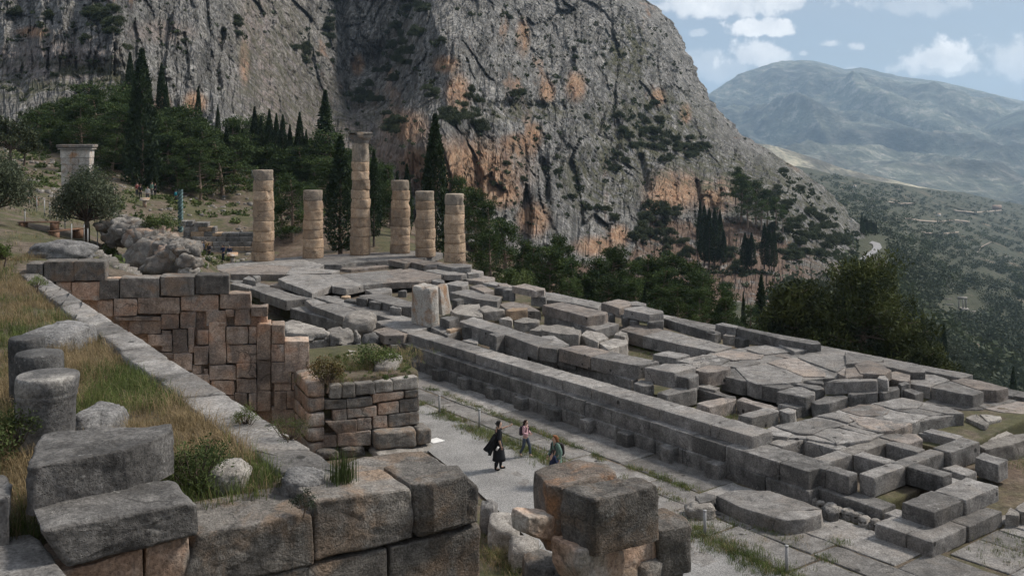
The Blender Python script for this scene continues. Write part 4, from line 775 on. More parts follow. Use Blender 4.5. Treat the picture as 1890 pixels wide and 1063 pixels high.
# ---- columns
def column(xb, yb, ytop, wb, wt, joints, label, capital=False, zb=1.5):
    b0 = P(xb, yb - 4, zb); Y = b0[1]; R0 = wb / 2 * Y / F; R1 = wt / 2 * Y / F; H = (yb - 4 - ytop) * Y / F
    root = empty('temple_column', b0, label, 'column', 'standing temple columns')
    js = [0] + joints + [1.0]; sh = H - (.95 if capital else 0); n = 40
    for k in range(len(js) - 1):
        z0, z1 = js[k] * sh, js[k + 1] * sh; rad = lambda z: R0 + (R1 - R0) * z / sh
        worn = rr.uniform(.02, .05) if k else .02; zz = np.array([0, .04, .1, .3, .5, .7, .9, .96, 1.0]); hts = z0 + (z1 - z0) * zz
        edge = np.array([.055, .015, 0, 0, 0, 0, 0, .02, .06]) * rr.uniform(.4, 1.0); an = np.linspace(0, 2 * np.pi, n, endpoint=False)
        ox, oy = rr.uniform(-.045, .045), rr.uniform(-.045, .045); ring = []
        for h, e in zip(hts, edge):
            r_ = rad(h) * (1 + rr.uniform(-.004, .004)) - e
            flu = .018 * np.abs(np.sin(an * 10)) * (1.0 if k == 0 else .35); p = np.stack([np.cos(an), np.sin(an), an * 0 + h], -1)
            q3 = np.stack([np.cos(an) * 1.6 + xb, np.sin(an) * 1.6, an * 0 + h * 1.3], -1)
            ring.append(np.stack([np.cos(an) * (r_ - flu) + ox, np.sin(an) * (r_ - flu) + oy, an * 0 + h + .02 * pn(q3 + 5) * (h > z0 + .01)], -1) + p * [1, 1, 0] * (fbm(q3, 3) * (worn * 2.8) - np.clip(pn(q3 * .9 + 9 + k) - .18, 0, 1) * .6 * (k > 0))[:, None])
        W = np.concatenate(ring + [np.array([[ox, oy, z0], [ox, oy, z1]])]); m = len(zz); i = np.arange(m * n).reshape(m, n); nx = np.roll(i, -1, 1)
        quads = np.stack([i[:-1], nx[:-1], nx[1:], i[1:]], -1).reshape(-1, 4); t1 = np.stack([nx[0], i[0], np.full(n, m * n)], -1); t2 = np.stack([i[-1], nx[-1], np.full(n, m * n + 1)], -1)
        obj('drum', mesh_np('drum', W, [quads, np.concatenate([t1, t2])], True, MAT['poros' if k < len(js) - 2 else 'porosgrey']), root)
    if capital:
        an = np.linspace(0, 2 * np.pi, n, endpoint=False); prof = [(0, R1), (.1, R1 * 1.02), (.25, R1 * 1.08), (.42, R1 * 1.26), (.5, R1 * 1.29)]
        ring = [np.stack([np.cos(an) * r_, np.sin(an) * r_, an * 0 + sh + h], -1) * 1 + .03 * np.stack([pn(np.stack([np.cos(an) * 2, np.sin(an) * 2, an * 0 + h * 3], -1))] * 3, -1) for h, r_ in prof]
        i = np.arange(5 * n).reshape(5, n); nx = np.roll(i, -1, 1); quads = np.stack([i[:-1], nx[:-1], nx[1:], i[1:]], -1).reshape(-1, 4)
        cp = obj('capital', mesh_np('capital', np.concatenate(ring), quads, True, MAT['brown']), root)
        a = R1 * 1.1; W, f = prism([(-a, -a), (a, -a), (a, a), (-a, a)], 0, .44, np.array([0, 0, sh + .94]), DW, DS, -EZ, .06, .05, .25, 1.0, 3)
        obj('abacus', mesh_np('abacus', W, f, True, MAT['brown']), cp)
    return root
column(486, 485, 314, 41, 35.5, [.107,.215,.33,.44,.55,.66,.77,.885], 'weathered eight-drum tan column nearest the information panel')
column(578, 479.5, 351, 39, 34.5, [.145,.285,.42,.56,.70,.845], 'seven-drum tan column between tallest column and the one by the panel')
column(665.5, 474, 244, 38.5, 30, [.165,.248,.332,.415,.50,.58,.667,.75,.83], 'tallest tan column with its capital still on top', True)
column(739, 471, 333, 37.5, 32.5, [.12,.25,.37,.49,.615,.735,.86], 'eroded tan column with a narrowed waist at the corner of the row')
column(784.5, 477.5, 353, 37.5, 34.5, [.14,.28,.43,.57,.72,.855], 'smooth-sided tan column between eroded corner column and the raised one')
column(839.5, 487.5, 358, 40, 34.5, [.14,.28,.42,.56,.70,.84], 'tan column standing on a raised square base block', zb=1.9)
# ================================================================== WALLS OF THE TERRACE (left and foreground)
def vplane(p, q): d = np.array([q[0] - p[0], q[1] - p[1], 0.0]); return np.array([p[0], p[1], 0.0]), d / np.linalg.norm(d)
# ---- coping along the edge of the high terrace
CO = empty('terrace_coping', P(300, 690, 6.3), 'long grey coping wall running along the grassy terrace edge', 'wall')
cl0, cl1 = P(22, 496, 6.72), P(520, 876, 6.72); cr0, cr1 = P(46, 486.5, 6.72), P(655, 880, 6.72)
crr = random.Random(9); ts = [0]
while ts[-1] < 1: ts.append(ts[-1] + crr.uniform(.045, .085))
ts[-1] = 1.0
for a, b_ in zip(ts[:-1], ts[1:]):
    w = [cl0 + (cl1 - cl0) * a, cl0 + (cl1 - cl0) * b_, cr0 + (cr1 - cr0) * b_, cr0 + (cr1 - cr0) * a]; e = crr.uniform(-.12, .10)
    nrm = (cr0 - cl0) / np.linalg.norm(cr0 - cl0); w[0] = w[0] + nrm * e; w[1] = w[1] + nrm * e; g = (cl1 - cl0) / np.linalg.norm(cl1 - cl0) * .012
    w = [w[0] + g, w[1] - g, w[2] - g, w[3] + g]; cen = np.mean(w, 0) + EZ * crr.uniform(-.015, .02); _cnt[0] += 1
    W, f = prism([(p - cen)[:2] for p in w], 0, .42, cen, EX, EY, -EZ, .05, .03, .3, .8, _cnt[0]); obj('coping_stone', mesh_np('coping_stone', W - cen, f, True, MAT['greyflat']), CO, cen - np.array(CO.location))
# masonry body under the coping, seen from the recess
ctr = (cr0 + cr1) / 2; wd = (cr1 - cr0)[:2]; Ln = np.linalg.norm(wd); wd = np.array([*(wd / Ln), 0]); wn = np.array([wd[1], -wd[0], 0.0]); wn = wn if wn[0] < 0 else -wn
for k in range(7):
    s0 = -Ln / 2; 
    while s0 < Ln / 2 - .2:
        e = min(s0 + crr.uniform(1.5, 3.0), Ln / 2); O = ctr + wd * (s0 + e) / 2; O = np.array([O[0], O[1], 6.3 - .9 * k - .45]) + wn * .06; _cnt[0] += 1
        W, f = prism(box4(-(e - s0) / 2 + .012, -.44, (e - s0) / 2 - .012, .44), 0, .8, O, wd, EZ, wn, .04, .03, .5, .5, _cnt[0]); obj('wall_block', mesh_np('wall_block', W - O, f, True, MAT['tan']), CO, O - np.array(CO.location)); s0 = e
# ---- ashlar wall closing the recess
pA = PD(75, 487, 36.6); pl = (np.array([pA[0], pA[1], 0]), np.array([.974, .227, 0]))
AW = empty('ashlar_wall', (*PD(380, 800, 38.0)[:2], 0), 'tall stained tan ashlar wall with dark top blocks and plastered lower part', 'wall')
for c, bx in [('L', (235,225,385,345)), ('L', (390,205,660,388)), ('L', (662,203,940,380)), ('A', (10,175,125,290)), ('A', (130,165,357,283)), ('A', (360,156,560,271)), ('A', (565,149,760,260))]:
    fblock(AW, pl, c, box4(*bx), .85, 'brown', r=.03, proud=.03)
for c, bx in [('L',(500,390,630,470)), ('L',(634,392,890,556)), ('L',(500,470,632,560)), ('A',(0,292,90,390)), ('A',(95,286,228,385)), ('A',(232,278,473,372)), ('A',(478,263,700,360)), ('A',(705,254,885,346)), ('A',(100,388,366,412)), ('A',(368,374,470,460)), ('A',(475,364,565,460)), ('A',(625,354,742,445)),
              ('A',(742,350,790,392)), ('A',(792,347,880,440)), ('A',(883,330,982,388)), ('A',(180,412,368,492)), ('A',(372,470,430,592)), ('A',(432,462,520,600)), ('A',(522,455,556,600)), ('A',(575,470,640,556)), ('A',(642,420,740,668)), ('A',(743,447,870,546)), ('A',(872,450,920,548)),
              ('A',(290,494,430,560)), ('A',(440,602,545,700)), ('A',(557,562,640,668)), ('A',(745,552,918,660)), ('A',(545,672,598,722)), ('A',(612,690,640,740)), ('A',(642,672,800,756)), ('A',(803,662,915,740)), ('A',(655,760,788,842)), ('A',(800,745,915,830)), ('A',(792,830,862,895)), ('A',(876,834,915,930)),
              ('A',(640,844,790,930)), ('A',(460,724,640,840)), ('A',(300,600,440,700)), ('A',(320,710,460,830)), ('A',(480,850,640,960)), ('A',(700,935,915,1030))]:
    fblock(AW, pl, c, box4(*bx), .6, 'plaster' if bx[1] >= 412 or random.Random(sum(bx) + 1).random() < .3 else 'tan', r=.02, proud=random.Random(sum(bx)).uniform(-.08, .06), rough=.05)
for bx, pr in [((920,430,1000,640), .02), ((920,642,1000,815), -.06), ((920,818,1000,935), -.03), ((1005,428,1078,538), .32), ((1003,540,1078,640), .30), ((1080,520,1220,700), .34), ((1004,642,1120,760), .31), ((1122,702,1216,800), .33), ((1020,742,1118,806), .27), ((1020,808,1090,915), .3), ((1092,806,1216,905), .32), ((1004,910,1216,1012), .3), ((1000,1014,1240,1090), .42)]:
    fblock(AW, pl, 'A', box4(*bx), .9, 'plaster' if sum(bx) % 3 else 'tan', r=.022, proud=pr, rough=.03)
o = fblock(AW, (pl[0] + np.array([-.227, .974, 0]) * .38, pl[1]), 'A', [(-230,170),(745,170),(755,262),(880,262),(890,350),(975,350),(985,440),(1070,440),(1075,530),(1210,530),(1210,1080),(-230,1080)], .5, 'plaster', name='wall_core', rough=.06)
# ---- great wall in the foreground
pF = (np.array([*P(620, 928, 6.7)[:2], 0]), np.array([.837, .547, 0]))
GW = empty('great_wall', (*P(620, 1040, 5)[:2], 4.0), 'massive foreground wall of weathered grey and brown conglomerate blocks', 'wall')
fblock(GW, pF, 'X', [(364,985),(577,945),(581,1042),(470,1066),(330,1096)], 1.15, 'brown', r=.03, rough=.028, k=4, amp=.024)
fblock(GW, pF, 'X', [(579,924),(760,900),(766,995),(582,1034)], 1.0, 'brown', r=.03, rough=.028, k=4, amp=.024)
fblock(GW, pF, 'X', [(765,898),(858,877),(885,900),(888,968),(768,994)], 1.05, 'brown', r=.04, rough=.045, k=4, amp=.024)
for pts in [[(470,1070),(580,1045),(716,1014),(718,1140),(470,1200)], [(722,1012),(888,972),(890,1120),(722,1160)], [(300,1105),(465,1072),(465,1210),(300,1240)], [(520,1205),(800,1130),(800,1290),(520,1370)], [(804,1128),(890,1112),(890,1270),(804,1290)]]:
    fblock(GW, pF, 'X', pts, 1.1, 'brown', r=.026, rough=.03, proud=-.03, k=4, amp=.024)
fblock(GW, pF, 'X', [(72,972),(345,921),(362,930),(362,982),(118,1042)], 1.0, 'grey', r=.035, rough=.03, proud=.12, k=4, amp=.024)     # projecting slab under the loose block
for pts in [[(100,1062),(265,1012),(266,1180),(100,1230)], [(269,1011),(352,988),(352,1150),(269,1178)]]: fblock(GW, pF, 'X', pts, 1.0, 'tan', r=.025, rough=.03, proud=-.02, k=4, amp=.024)
fblock(GW, pF, 'X', [(-160,1260),(98,1200),(98,1064),(60,1075),(-160,1130)], 1.0, 'grey', r=.06, k=4, amp=.024)
# second course of blocks behind the face, filling the wall top
for (x0, x1, y0, y1) in [(640,800,835,868)]:
    block(GW, 'X', [(x0 - 30, y1), (x0 + 20, y0 + 8), (x1 - 20, y0 - 5), (x1 + 10, y1 - 18), (x0 + 80, y1 + 6)], 6.55, .8, 'brown', rough=.05, k=4, amp=.024)
block(GW, 'X', [(752,893),(800,856),(845,858),(862,876),(800,892)], 6.72, .7, 'brown', rough=.04)
boulder('stone_block', 'X', [(-90,990),(60,981),(132,1068),(60,1110),(-90,1110)], 6.75, .7, 'grey', 'flat dark slab lying below the leaning inscribed-looking block', 'stone', r=.08, rough=.04)['label'] = 'flat dark grey slab lying at the wall foot below the big loose block'
lb = block(None, 'X', [(46,858),(75,800),(170,790),(318,779),(320,792),(283,812),(230,830),(60,862)], 7.67, .6, 'grey', 'stone_block', r=.035, rough=.035, chip=.8, k=5, amp=.03); tag(lb, 'big loose grey block with chipped corner resting on the projecting slab', 'stone')
boulder('stone_block', 'X', [(-60,880),(10,872),(22,890),(18,915),(-60,920)], 7.35, .9, 'grey', 'dark block end beside the big loose grey block', 'stone', r=.08)
boulder('boulder', 'L', [(360,850),(420,790),(520,755),(640,780),(710,860),(700,890),(560,895),(420,880)], 7.1, .6, 'rock', 'grey rounded rock sitting in grass behind the column stumps', r=.25, rough=.14)
boulder('boulder', 'F1', [(220,450),(270,385),(360,375),(450,430),(440,470),(300,480)], 6.95, .4, 'pale', 'pale flat rock half buried in grass near the great wall', r=.12, rough=.08)
boulder('boulder', 'F1', [(670,460),(720,420),(850,430),(930,480),(860,530),(720,520)], 6.88, .4, 'rock', 'grey flat rock in grass beside the rush tuft', r=.1, rough=.06)
boulder('boulder', 'X', [(150,790),(165,756),(190,752),(202,775),(195,792)], 7.2, .6, 'rock', 'small grey rock behind the big loose block', r=.1, rough=.06)
# ---- stumps of dark marble columns on the terrace
def stump(cx, ytop, wtop, ybase, zt, zb, label, lip=True, lean=0.0, mat='drumdark'):
    c = P(cx, ytop, zt); R = wtop / 2 * c[1] / F; n = 40; an = np.linspace(0, 2 * np.pi, n, endpoint=False); H = zt - zb
    prof = [(0, .92), (.3, .93), (.62, .94), (.70, .945), (.72, .975), (.76, .98), (.78, .965), (.80, 1.0), (.95, 1.0), (.985, .98), (1.0, .93)] if lip else [(0, 1.0), (.5, 1.0), (.85, 1.0), (.97, .98), (1.0, .92)]
    W = []
    for h, s in prof:
        q3 = np.stack([np.cos(an) * 1.5 + cx, np.sin(an) * 1.5, an * 0 + h * 2], -1); r_ = R * s * (1 + .07 * fbm(q3, 3)) - np.clip(pn(q3 + 4) - .2, 0, 1) * .12 * (h > .8)
        W.append(np.stack([np.cos(an) * r_ + lean * h * H, np.sin(an) * r_, an * 0 + h * H], -1))
    m = len(W); W = np.concatenate(W + [np.array([[lean * H, 0, H]])]); i = np.arange(m * n).reshape(m, n); nx = np.roll(i, -1, 1)
    me = mesh_np('column_stump', W, [np.stack([i[:-1], nx[:-1], nx[1:], i[1:]], -1).reshape(-1, 4), np.stack([i[-1], nx[-1], np.full(n, m * n)], -1)], True, MAT[mat])
    return tag(obj('column_stump', me, None, (c[0], c[1], zb)), label, 'column')
stump(80, 690, 110, 800, 8.0, 6.8, 'thick dark marble column stump with white streaked side and moulded lip', lean=.06, mat='drum')
stump(72, 650, 84, 690, 7.95, 6.85, 'middle dark marble column stump with a plain flat top', False)
stump(49, 622, 62, 680, 8.05, 6.85, 'slim dark marble column stump with rounded top, farthest of the three')
# ---- pile standing free at the end of the great wall
pP = (np.array([*P(1130, 1000, 6.3)[:2], 0]), np.array([.80, .60, 0]))
PL = empty('stone_pier', (*P(1130, 1000, 5)[:2], 3.5), 'free-standing pier of huge rough blocks in front of the gravel walk', 'pier')
block(PL, 'P5', [(325,352),(480,308),(960,258),(1120,327),(610,449)], 7.12, .72, 'brown', r=.03, rough=.03, chip=.45, k=5, amp=.03)
block(PL, 'P5', [(110,205),(300,140),(480,110),(700,150),(770,230),(620,265),(345,345),(215,330)], 7.1, .85, 'rust', r=.04, rough=.06, chip=.6)
block(PL, 'P5', [(1115,505),(1180,500),(1340,600),(1385,645),(1120,695),(1000,600)], 6.32, .66, 'brown', r=.035, rough=.04, chip=.6, k=4, amp=.024)
for pts, m, pr in [([(790,790),(1105,700),(1130,960),(890,1040),(790,1080)], 'tan', .05), ([(355,790),(560,775),(725,800),(735,870),(715,1120),(420,1120),(360,970)], 'tan', .28), ([(190,640),(440,640),(440,860),(330,850),(188,800)], 'tan', -.35), ([(860,1070),(1225,950),(1225,1100),(1230,1200),(860,1250)], 'brown', .02), ([(1130,960),(1230,930),(1275,940),(1275,990),(1225,1030)], 'brown', .1), ([(420,1130),(850,1100),(850,1400),(420,1400)], 'brown', .1)]:
    fblock(PL, pP, 'P5', pts, .3 if pts[0][0] == 190 else .55, m, r=.035, rough=.05, proud=pr, k=4, amp=.024)
block(PL, 'P5', [(20,860),(180,800),(350,880),(370,1010),(200,1010),(40,980)], 5.75, .9, 'brown', r=.12, rough=.1, k=4, amp=.024)
block(PL, 'P5', [(100,1000),(300,960),(420,1100),(300,1200),(60,1180)], 5.2, 1.8, 'brown', r=.12, rough=.1)
for k, (a, b_) in enumerate([(0, 4.9), (1, 3.3), (2, 1.7)]):        # courses down to the ground
    O = np.array([*P(1130, 1000, 6.3)[:2], b_]) + np.array([0, .5, 0])
    for j, (x0, x1) in enumerate([(-.62, .1), (.12, .95)]):
        _cnt[0] += 1; W, f = prism(box4(x0, -.55, x1, .55), 0, 1.6, O + EZ, pP[1], np.array([-.6, .8, 0]), -EZ, .08, .08, .3, .6, _cnt[0]); obj('stone_block', mesh_np('stone_block', W - O, f, True, MAT['brown']), PL, O - np.array(PL.location))
# ---- masonry niche between the ashlar wall and the temple
b0, b1 = P(640, 838, 0), P(775, 820, 0); pN = (b0, (b1 - b0) / np.linalg.norm(b1 - b0))
NI = empty('masonry_niche', b0, 'square pier of reddish and grey rubble masonry topped by grass beside the walk', 'masonry')
nbx = [((180,502),(270,490),(268,588),(182,592)), ((274,490),(360,484),(363,580),(272,588)), ((366,486),(498,474),(500,555),(366,568)), ((503,476),(626,462),(626,540),(504,552)), ((630,458),(800,436),(806,522),(630,535)),
       ((138,600),(300,595),(300,660),(150,668)), ((303,592),(485,576),(485,638),(303,658)), ((488,560),(704,540),(706,588),(488,626)), ((709,534),(806,524),(808,580),(709,586)),
       ((205,672),(303,662),(304,740),(208,745)), ((306,662),(512,642),(514,715),(306,735)), ((526,628),(670,608),(672,692),(526,705)), ((675,600),(810,584),(812,676),(676,690)),
       ((150,750),(374,735),(376,825),(240,840)), ((378,732),(478,722),(482,806),(380,815)), ((490,716),(590,708),(592,795),(490,800)), ((598,704),(812,680),(816,766),(600,792)),
       ((240,830),(470,812),(474,918),(240,925)), ((140,850),(236,842),(238,930),(140,935))]
for k, q4 in enumerate(nbx): fblock(NI, pN, 'N', q4, .6, 'pale' if k < 5 else ('tan' if k not in (5, 6, 8, 12, 16) else 'brown'), r=.03, rough=.028, proud=rr.uniform(-.02, .06))
for q4 in [((478,805),(766,782),(768,905),(480,925)), ((770,782),(868,772),(872,885),(770,900))]: fblock(NI, pN, 'N', q4, .9, 'brown', r=.08, rough=.05, proud=.5)
for q4 in [((470,930),(900,900),(935,985),(470,1030))]: fblock(NI, pN, 'N', q4, 1.4, 'pale', r=.1, rough=.06, proud=.9)
for q4 in [((80,940),(240,930),(250,1000),(80,1010)), ((255,925),(420,915),(440,985),(255,1000))]: fblock(NI, pN, 'N', q4, .8, 'brown', r=.1, rough=.08, proud=.3)
nn = np.array([-pN[1][1], pN[1][0], 0]); nc = b0 + pN[1] * 1.2 + nn * 2.6
W, f = prism(box4(-2.6, -2.25, 1.75, 3.6), 0, 3.0, np.array([nc[0], nc[1], 2.72]), pN[1], nn, -EZ, .1, .08, .5, .5, 4)
obj('earth_fill', mesh_np('earth_fill', W - b0, f, True, MAT['dirt']), NI)
# left return of the pier
pR = (b0 - pN[1] * 1.3, nn / np.linalg.norm(nn))
for k in range(5):
    for j in range(2):
        O = b0 - pN[1] * 1.45 + nn * (.6 + j * 1.3) + EZ * (.3 + k * .55); _cnt[0] += 1
        W, f = prism(box4(-.62, -.26, .62, .26), 0, .6, O, nn, EZ, pN[1], .07, .06, .3, .6, _cnt[0]); obj('stone_block', mesh_np('stone_block', W - O, f, True, MAT['tan']), NI, O - b0)
# pale ledge blocks on top and behind
for k, (pts, z, h) in enumerate([([(540,590),(620,567),(880,640),(930,680),(760,690),(560,680)], 2.95, 1.0), ([(890,655),(1000,622),(1110,640),(1125,700),(1000,720),(930,705)], 2.9, 1.0), ([(1112,645),(1150,650),(1190,720),(1130,720)], 2.8, .9), ([(760,870),(850,825),(960,835),(960,865),(870,885)], 2.7, .7), ([(970,855),(1050,818),(1220,832),(1080,872),(1000,885)], 2.7, .7), ([(640,900),(750,850),(760,920),(700,940)], 2.6, .7)]):
    block(NI, 'T7', pts, z, h, 'pale', r=.13, rough=.09, chip=.8)
boulder('boulder', 'T7', [(1275,930),(1330,890),(1440,880),(1490,930),(1480,975),(1350,985)], 3.0, .8, 'pale', 'pale rounded boulder on top of the masonry niche', r=.2, rough=.14)['label'] = 'pale rounded boulder lying on the grass top of the masonry pier'
# ---- white sheet of paper left on the walk
tag(sheet('paper_sheet', [P(x, y, .03) for x, y in ((790,812),(806,807),(822,813),(800,818))], .03, MAT['white']), 'white sheet lying on the gravel walk beside the masonry pier', 'sheet')

# ---- rubble bank above the ashlar wall
RB = empty('rubble_outcrop', PD(300, 480, 46), 'overhanging conglomerate rubble outcrop with dark hollow above the ashlar wall', 'outcrop')
rb0 = np.array(RB.location)
orr = random.Random(8)
for k in range(46):
    t = orr.random() ** .9; x = np.interp(t, [0, .5, .85, 1], [205, 285, 340, 352]) + orr.uniform(-12, 12); y = np.interp(t, [0, .5, .8, 1], [420, 444, 466, 496]) + orr.uniform(-8, 10); Y = np.interp(t, [0, 1], [55, 45.8]) + orr.uniform(-.7, .7); s_ = orr.uniform(.32, .72) * (1.15 if t < .6 else .9)
    lump('rock_mass', PD(x, y, Y) - rb0, (s_ * orr.uniform(.9, 1.4), s_, s_ * orr.uniform(.6, .9)), orr.choice(['brown', 'brown', 'pale', 'tan']), RB, k + 1, .55, 14, .8)
for k, (x, y, Y, rad) in enumerate([(285,480,50,(1.7,1.0,1.0)),(310,495,48,(1.3,.8,.8))]): lump('hollow_back', PD(x, y, Y) - rb0, rad, 'brown', RB, k + 31, .3)
tag(lump('rock', PD(115, 468, 41.5), (1.35, 1.0, .55), 'rock', None, 51, .3), 'long grey rock hump above the left end of the ashlar wall', 'rock')
sv, sf, nv = [], [], 0
for k in range(420):                                       # loose stones down the bank
    t = crr.random(); x = 175 + 165 * t + crr.uniform(-20, 22); y = np.interp(t, [0, 1], [442, 498]) + crr.uniform(-14, 14); Y = np.interp(t, [0, 1], [47, 41.0]) + crr.uniform(-.6, .6); c = PD(x, y, Y)
    c[2] = terr_z(c[0], c[1]) + .02; s = crr.uniform(.07, .24) * (1 if crr.random() < .85 else 1.8); d = rng.normal(size=(8, 3)); d /= np.linalg.norm(d, axis=1)[:, None]
    cu = np.array([[a, b_, e] for a in (-1, 1) for b_ in (-1, 1) for e in (-1, 1)], float) * rng.uniform(.6, 1.0, (8, 3)); ang = crr.uniform(0, 3); R_ = np.array([[math.cos(ang), -math.sin(ang), 0], [math.sin(ang), math.cos(ang), 0], [0, 0, .75]])
    sv.append(c + cu @ R_.T * s); sf.append(np.array([[0, 1, 3, 2], [4, 6, 7, 5], [0, 4, 5, 1], [2, 3, 7, 6], [0, 2, 6, 4], [1, 5, 7, 3]]) + nv); nv += 8
tag(obj('loose_stones', mesh_np('loose_stones', np.concatenate(sv), np.concatenate(sf), False, MAT['pale'])), 'loose pale stones spilling down the bank', 'stones', kind='stuff')

# ---- stepped altar wall, pillar monument, serpent column beyond the temple
AL = empty('altar_wall', (*PD(395, 465, 101)[:2], 0), 'stepped grey block wall of the altar behind the temple front', 'wall')
pAl = (np.array([*PD(395, 465, 101)[:2], 0]), np.array([1.0, .1, 0]) / math.hypot(1, .1))
arr = random.Random(4)
for (xa, xb, ya, yb, pr) in [(338,398,419,428,0), (338,398,428,437,.1), (335,470,437,446,.3), (335,470,446,454,.55), (345,470,454,462,.8), (345,470,462,470,1.0), (332,356,408,418,0), (358,384,411,419,0), (392,470,430,436,.1)]:
    x = xa
    while x < xb - 3:
        e = min(x + arr.uniform(11, 26), xb); fblock(AL, pAl, 'X', box4(x + .3, ya, e - .3, yb), 1.2, 'greyflat' if arr.random() < .8 else 'poros', r=.04, proud=pr + arr.uniform(-.03, .03), name='altar_block'); x = e
PR = empty('pillar_monument', PD(143, 425, 95), 'tall square white marble pillar monument with moulded crown behind olive tree', 'monument')
pr0 = np.array(PR.location); hz = lambda y: HC - (y - HY) / F * 95 - pr0[2]; yaw = np.array([.97, .25, 0]); yw = np.array([-.25, .97, 0])
def pblock(w, ya, yb, mat='marble', name='marble_block', x=0.0, dpt=None):
    _cnt[0] += 1; dpt = dpt or w; W, f = prism(box4(x - w / 2, -dpt / 2, x + w / 2, dpt / 2), 0, hz(ya) - hz(yb), np.array([0, 0, hz(ya)]), yaw, yw, -EZ, .03, .02, .4, .5, _cnt[0]); obj(name, mesh_np(name, W, f, True, MAT[mat]), PR)
pblock(3.2, 267, 272, 'brown', 'crown'); pblock(3.0, 272.3, 276, 'marble', 'crown'); 
for ya, yb, w in [(276.3,291,2.62), (291.3,303,2.55), (303.3,317,2.5), (317.3,334,2.48), (334.3,352,2.48), (352.3,370,2.48), (370.3,395,2.5), (395.3,432,2.6)]:
    h = arr.uniform(.35, .65); pblock(w * h - .02, ya, yb, x=-w / 2 + w * h / 2, dpt=w); pblock(w * (1 - h) - .02, ya, yb, x=w / 2 - w * (1 - h) / 2, dpt=w)
def serpent():
    c = PD(333, 437, 104); H = 87 * 104 / F; n, m = 24, 150; t = np.linspace(0, 1, m)[:, None]; an = np.linspace(0, 2 * np.pi, n, endpoint=False)[None]
    r_ = .26 + .055 * np.cos(3 * (an - t * 2 * np.pi * 4.4)); r_ = r_ * (1 - .12 * t); W = np.stack([np.cos(an) * r_, np.sin(an) * r_, t * H + an * 0], -1); i = np.arange(m * n).reshape(m, n); nx = np.roll(i, -1, 1)
    b = NB('green_bronze', .55); a_ = b.noise(3, 4); mat = b.done(b.ramp(a_, [(.35, (.045, .08, .082)), (.65, (.12, .20, .195))]))
    R_ = empty('serpent_column', c, 'twisted green bronze serpent column behind the rubble outcrop', 'column')
    obj('twisted_shaft', mesh_np('shaft', W.reshape(-1, 3), np.stack([i[:-1], nx[:-1], nx[1:], i[1:]], -1).reshape(-1, 4), True, mat), R_)
    _cnt[0] += 1; W, f = prism(box4(-.7, -.7, .7, .7), 0, 1.2, np.array([0, 0, .1]), EX, EY, -EZ, .05, .02, .4, .5, 1); obj('plinth', mesh_np('plinth', W, f, True, MAT['greyflat']), R_)
serpent()

def ground_z(x, y):
    t = terr_z(x, y) if bool(in_poly(np.array([x]), np.array([y]), TPOLY)[0]) else -9
    return max(t, float(low_f(np.array([[x, y]], float))[0]))
# ---- fences, bollards, benches, panels
def tube(p0, p1, r, n=10, r1=None):
    p0, p1 = np.array(p0, float), np.array(p1, float); d = p1 - p0; L_ = np.linalg.norm(d); d /= L_; a = np.cross(d, [0, 0, 1.0] if abs(d[2]) < .9 else [1.0, 0, 0]); a /= np.linalg.norm(a); b_ = np.cross(d, a)
    an = np.linspace(0, 2 * np.pi, n, endpoint=False)[:, None]; ring = np.cos(an) * a + np.sin(an) * b_; r1 = r if r1 is None else r1
    V = np.concatenate([p0 + ring * r, p1 + ring * r1, [p0], [p1]]); i = np.arange(n); j = (i + 1) % n
    return V, [np.stack([i, j, j + n, i + n], -1), np.concatenate([np.stack([j, i, np.full(n, 2 * n)], -1), np.stack([i + n, j + n, np.full(n, 2 * n + 1)], -1)])]
def post(name, p, h, r, mat, label, cat, group):
    root = empty(name, p, label, cat, group); V, f = tube((0, 0, -.1), (0, 0, h), r); sh_ = obj('shaft', mesh_np('shaft', V, f, False, MAT[mat]), root)
    V, f = tube((0, 0, h), (0, 0, h + .025), r * 1.25); obj('cap', mesh_np('cap', V, f, False, MAT[mat]), sh_); return root
bol = None
for (x, y) in [(811, 762), (885, 789), (1301, 988), (1452, 1057)]:
    p = P(x, y, 0); d_ = {811: 'lower grey steel bollard in grass beside the masonry pier', 885: 'grey steel bollard in grass behind the woman in black', 1301: 'grey steel bollard in grass near the pale angular boulder', 1452: 'grey steel bollard on the grass verge by the paved corner'}[x]
    if bol is None: bol = post('bollard', p, .72, .045, 'metal', d_, 'bollard', 'bollards along the walk')
    else: c = copy_tree(bol); c.location = p; c['label'] = d_
fp = None
for (x, y, Y) in [(32,380,72),(43,378,70),(54,383,67),(68,386,64),(82,388,62),(92,390,60),(105,396,57),(120,408,55),(46,431,52),(132,432,51),(155,428,53),(180,428,54),(162,430,52)]:
    p = PD(x, y, Y); p[2] = terr_z(p[0], p[1])
    if fp is None: fp = post('fence_post', p, .95, .028, 'postgrey', 'slim pale fence post beside the upper path', 'post', 'pale fence posts of the upper path')
    else: c = copy_tree(fp); c.location = p
fq = None
for (x, y) in [(402,330),(412,332),(446,327),(452,326),(465,325),(430,328),(324,350)]:
    p = PD(x, y, 140); p[2] = ground_z(p[0], p[1])
    if fq is None: fq = post('fence_post', p, 1.6, .06, 'postgrey', 'pale fence post on the bank behind the columns', 'post', 'pale posts on the bank')
    else: c = copy_tree(fq); c.location = p
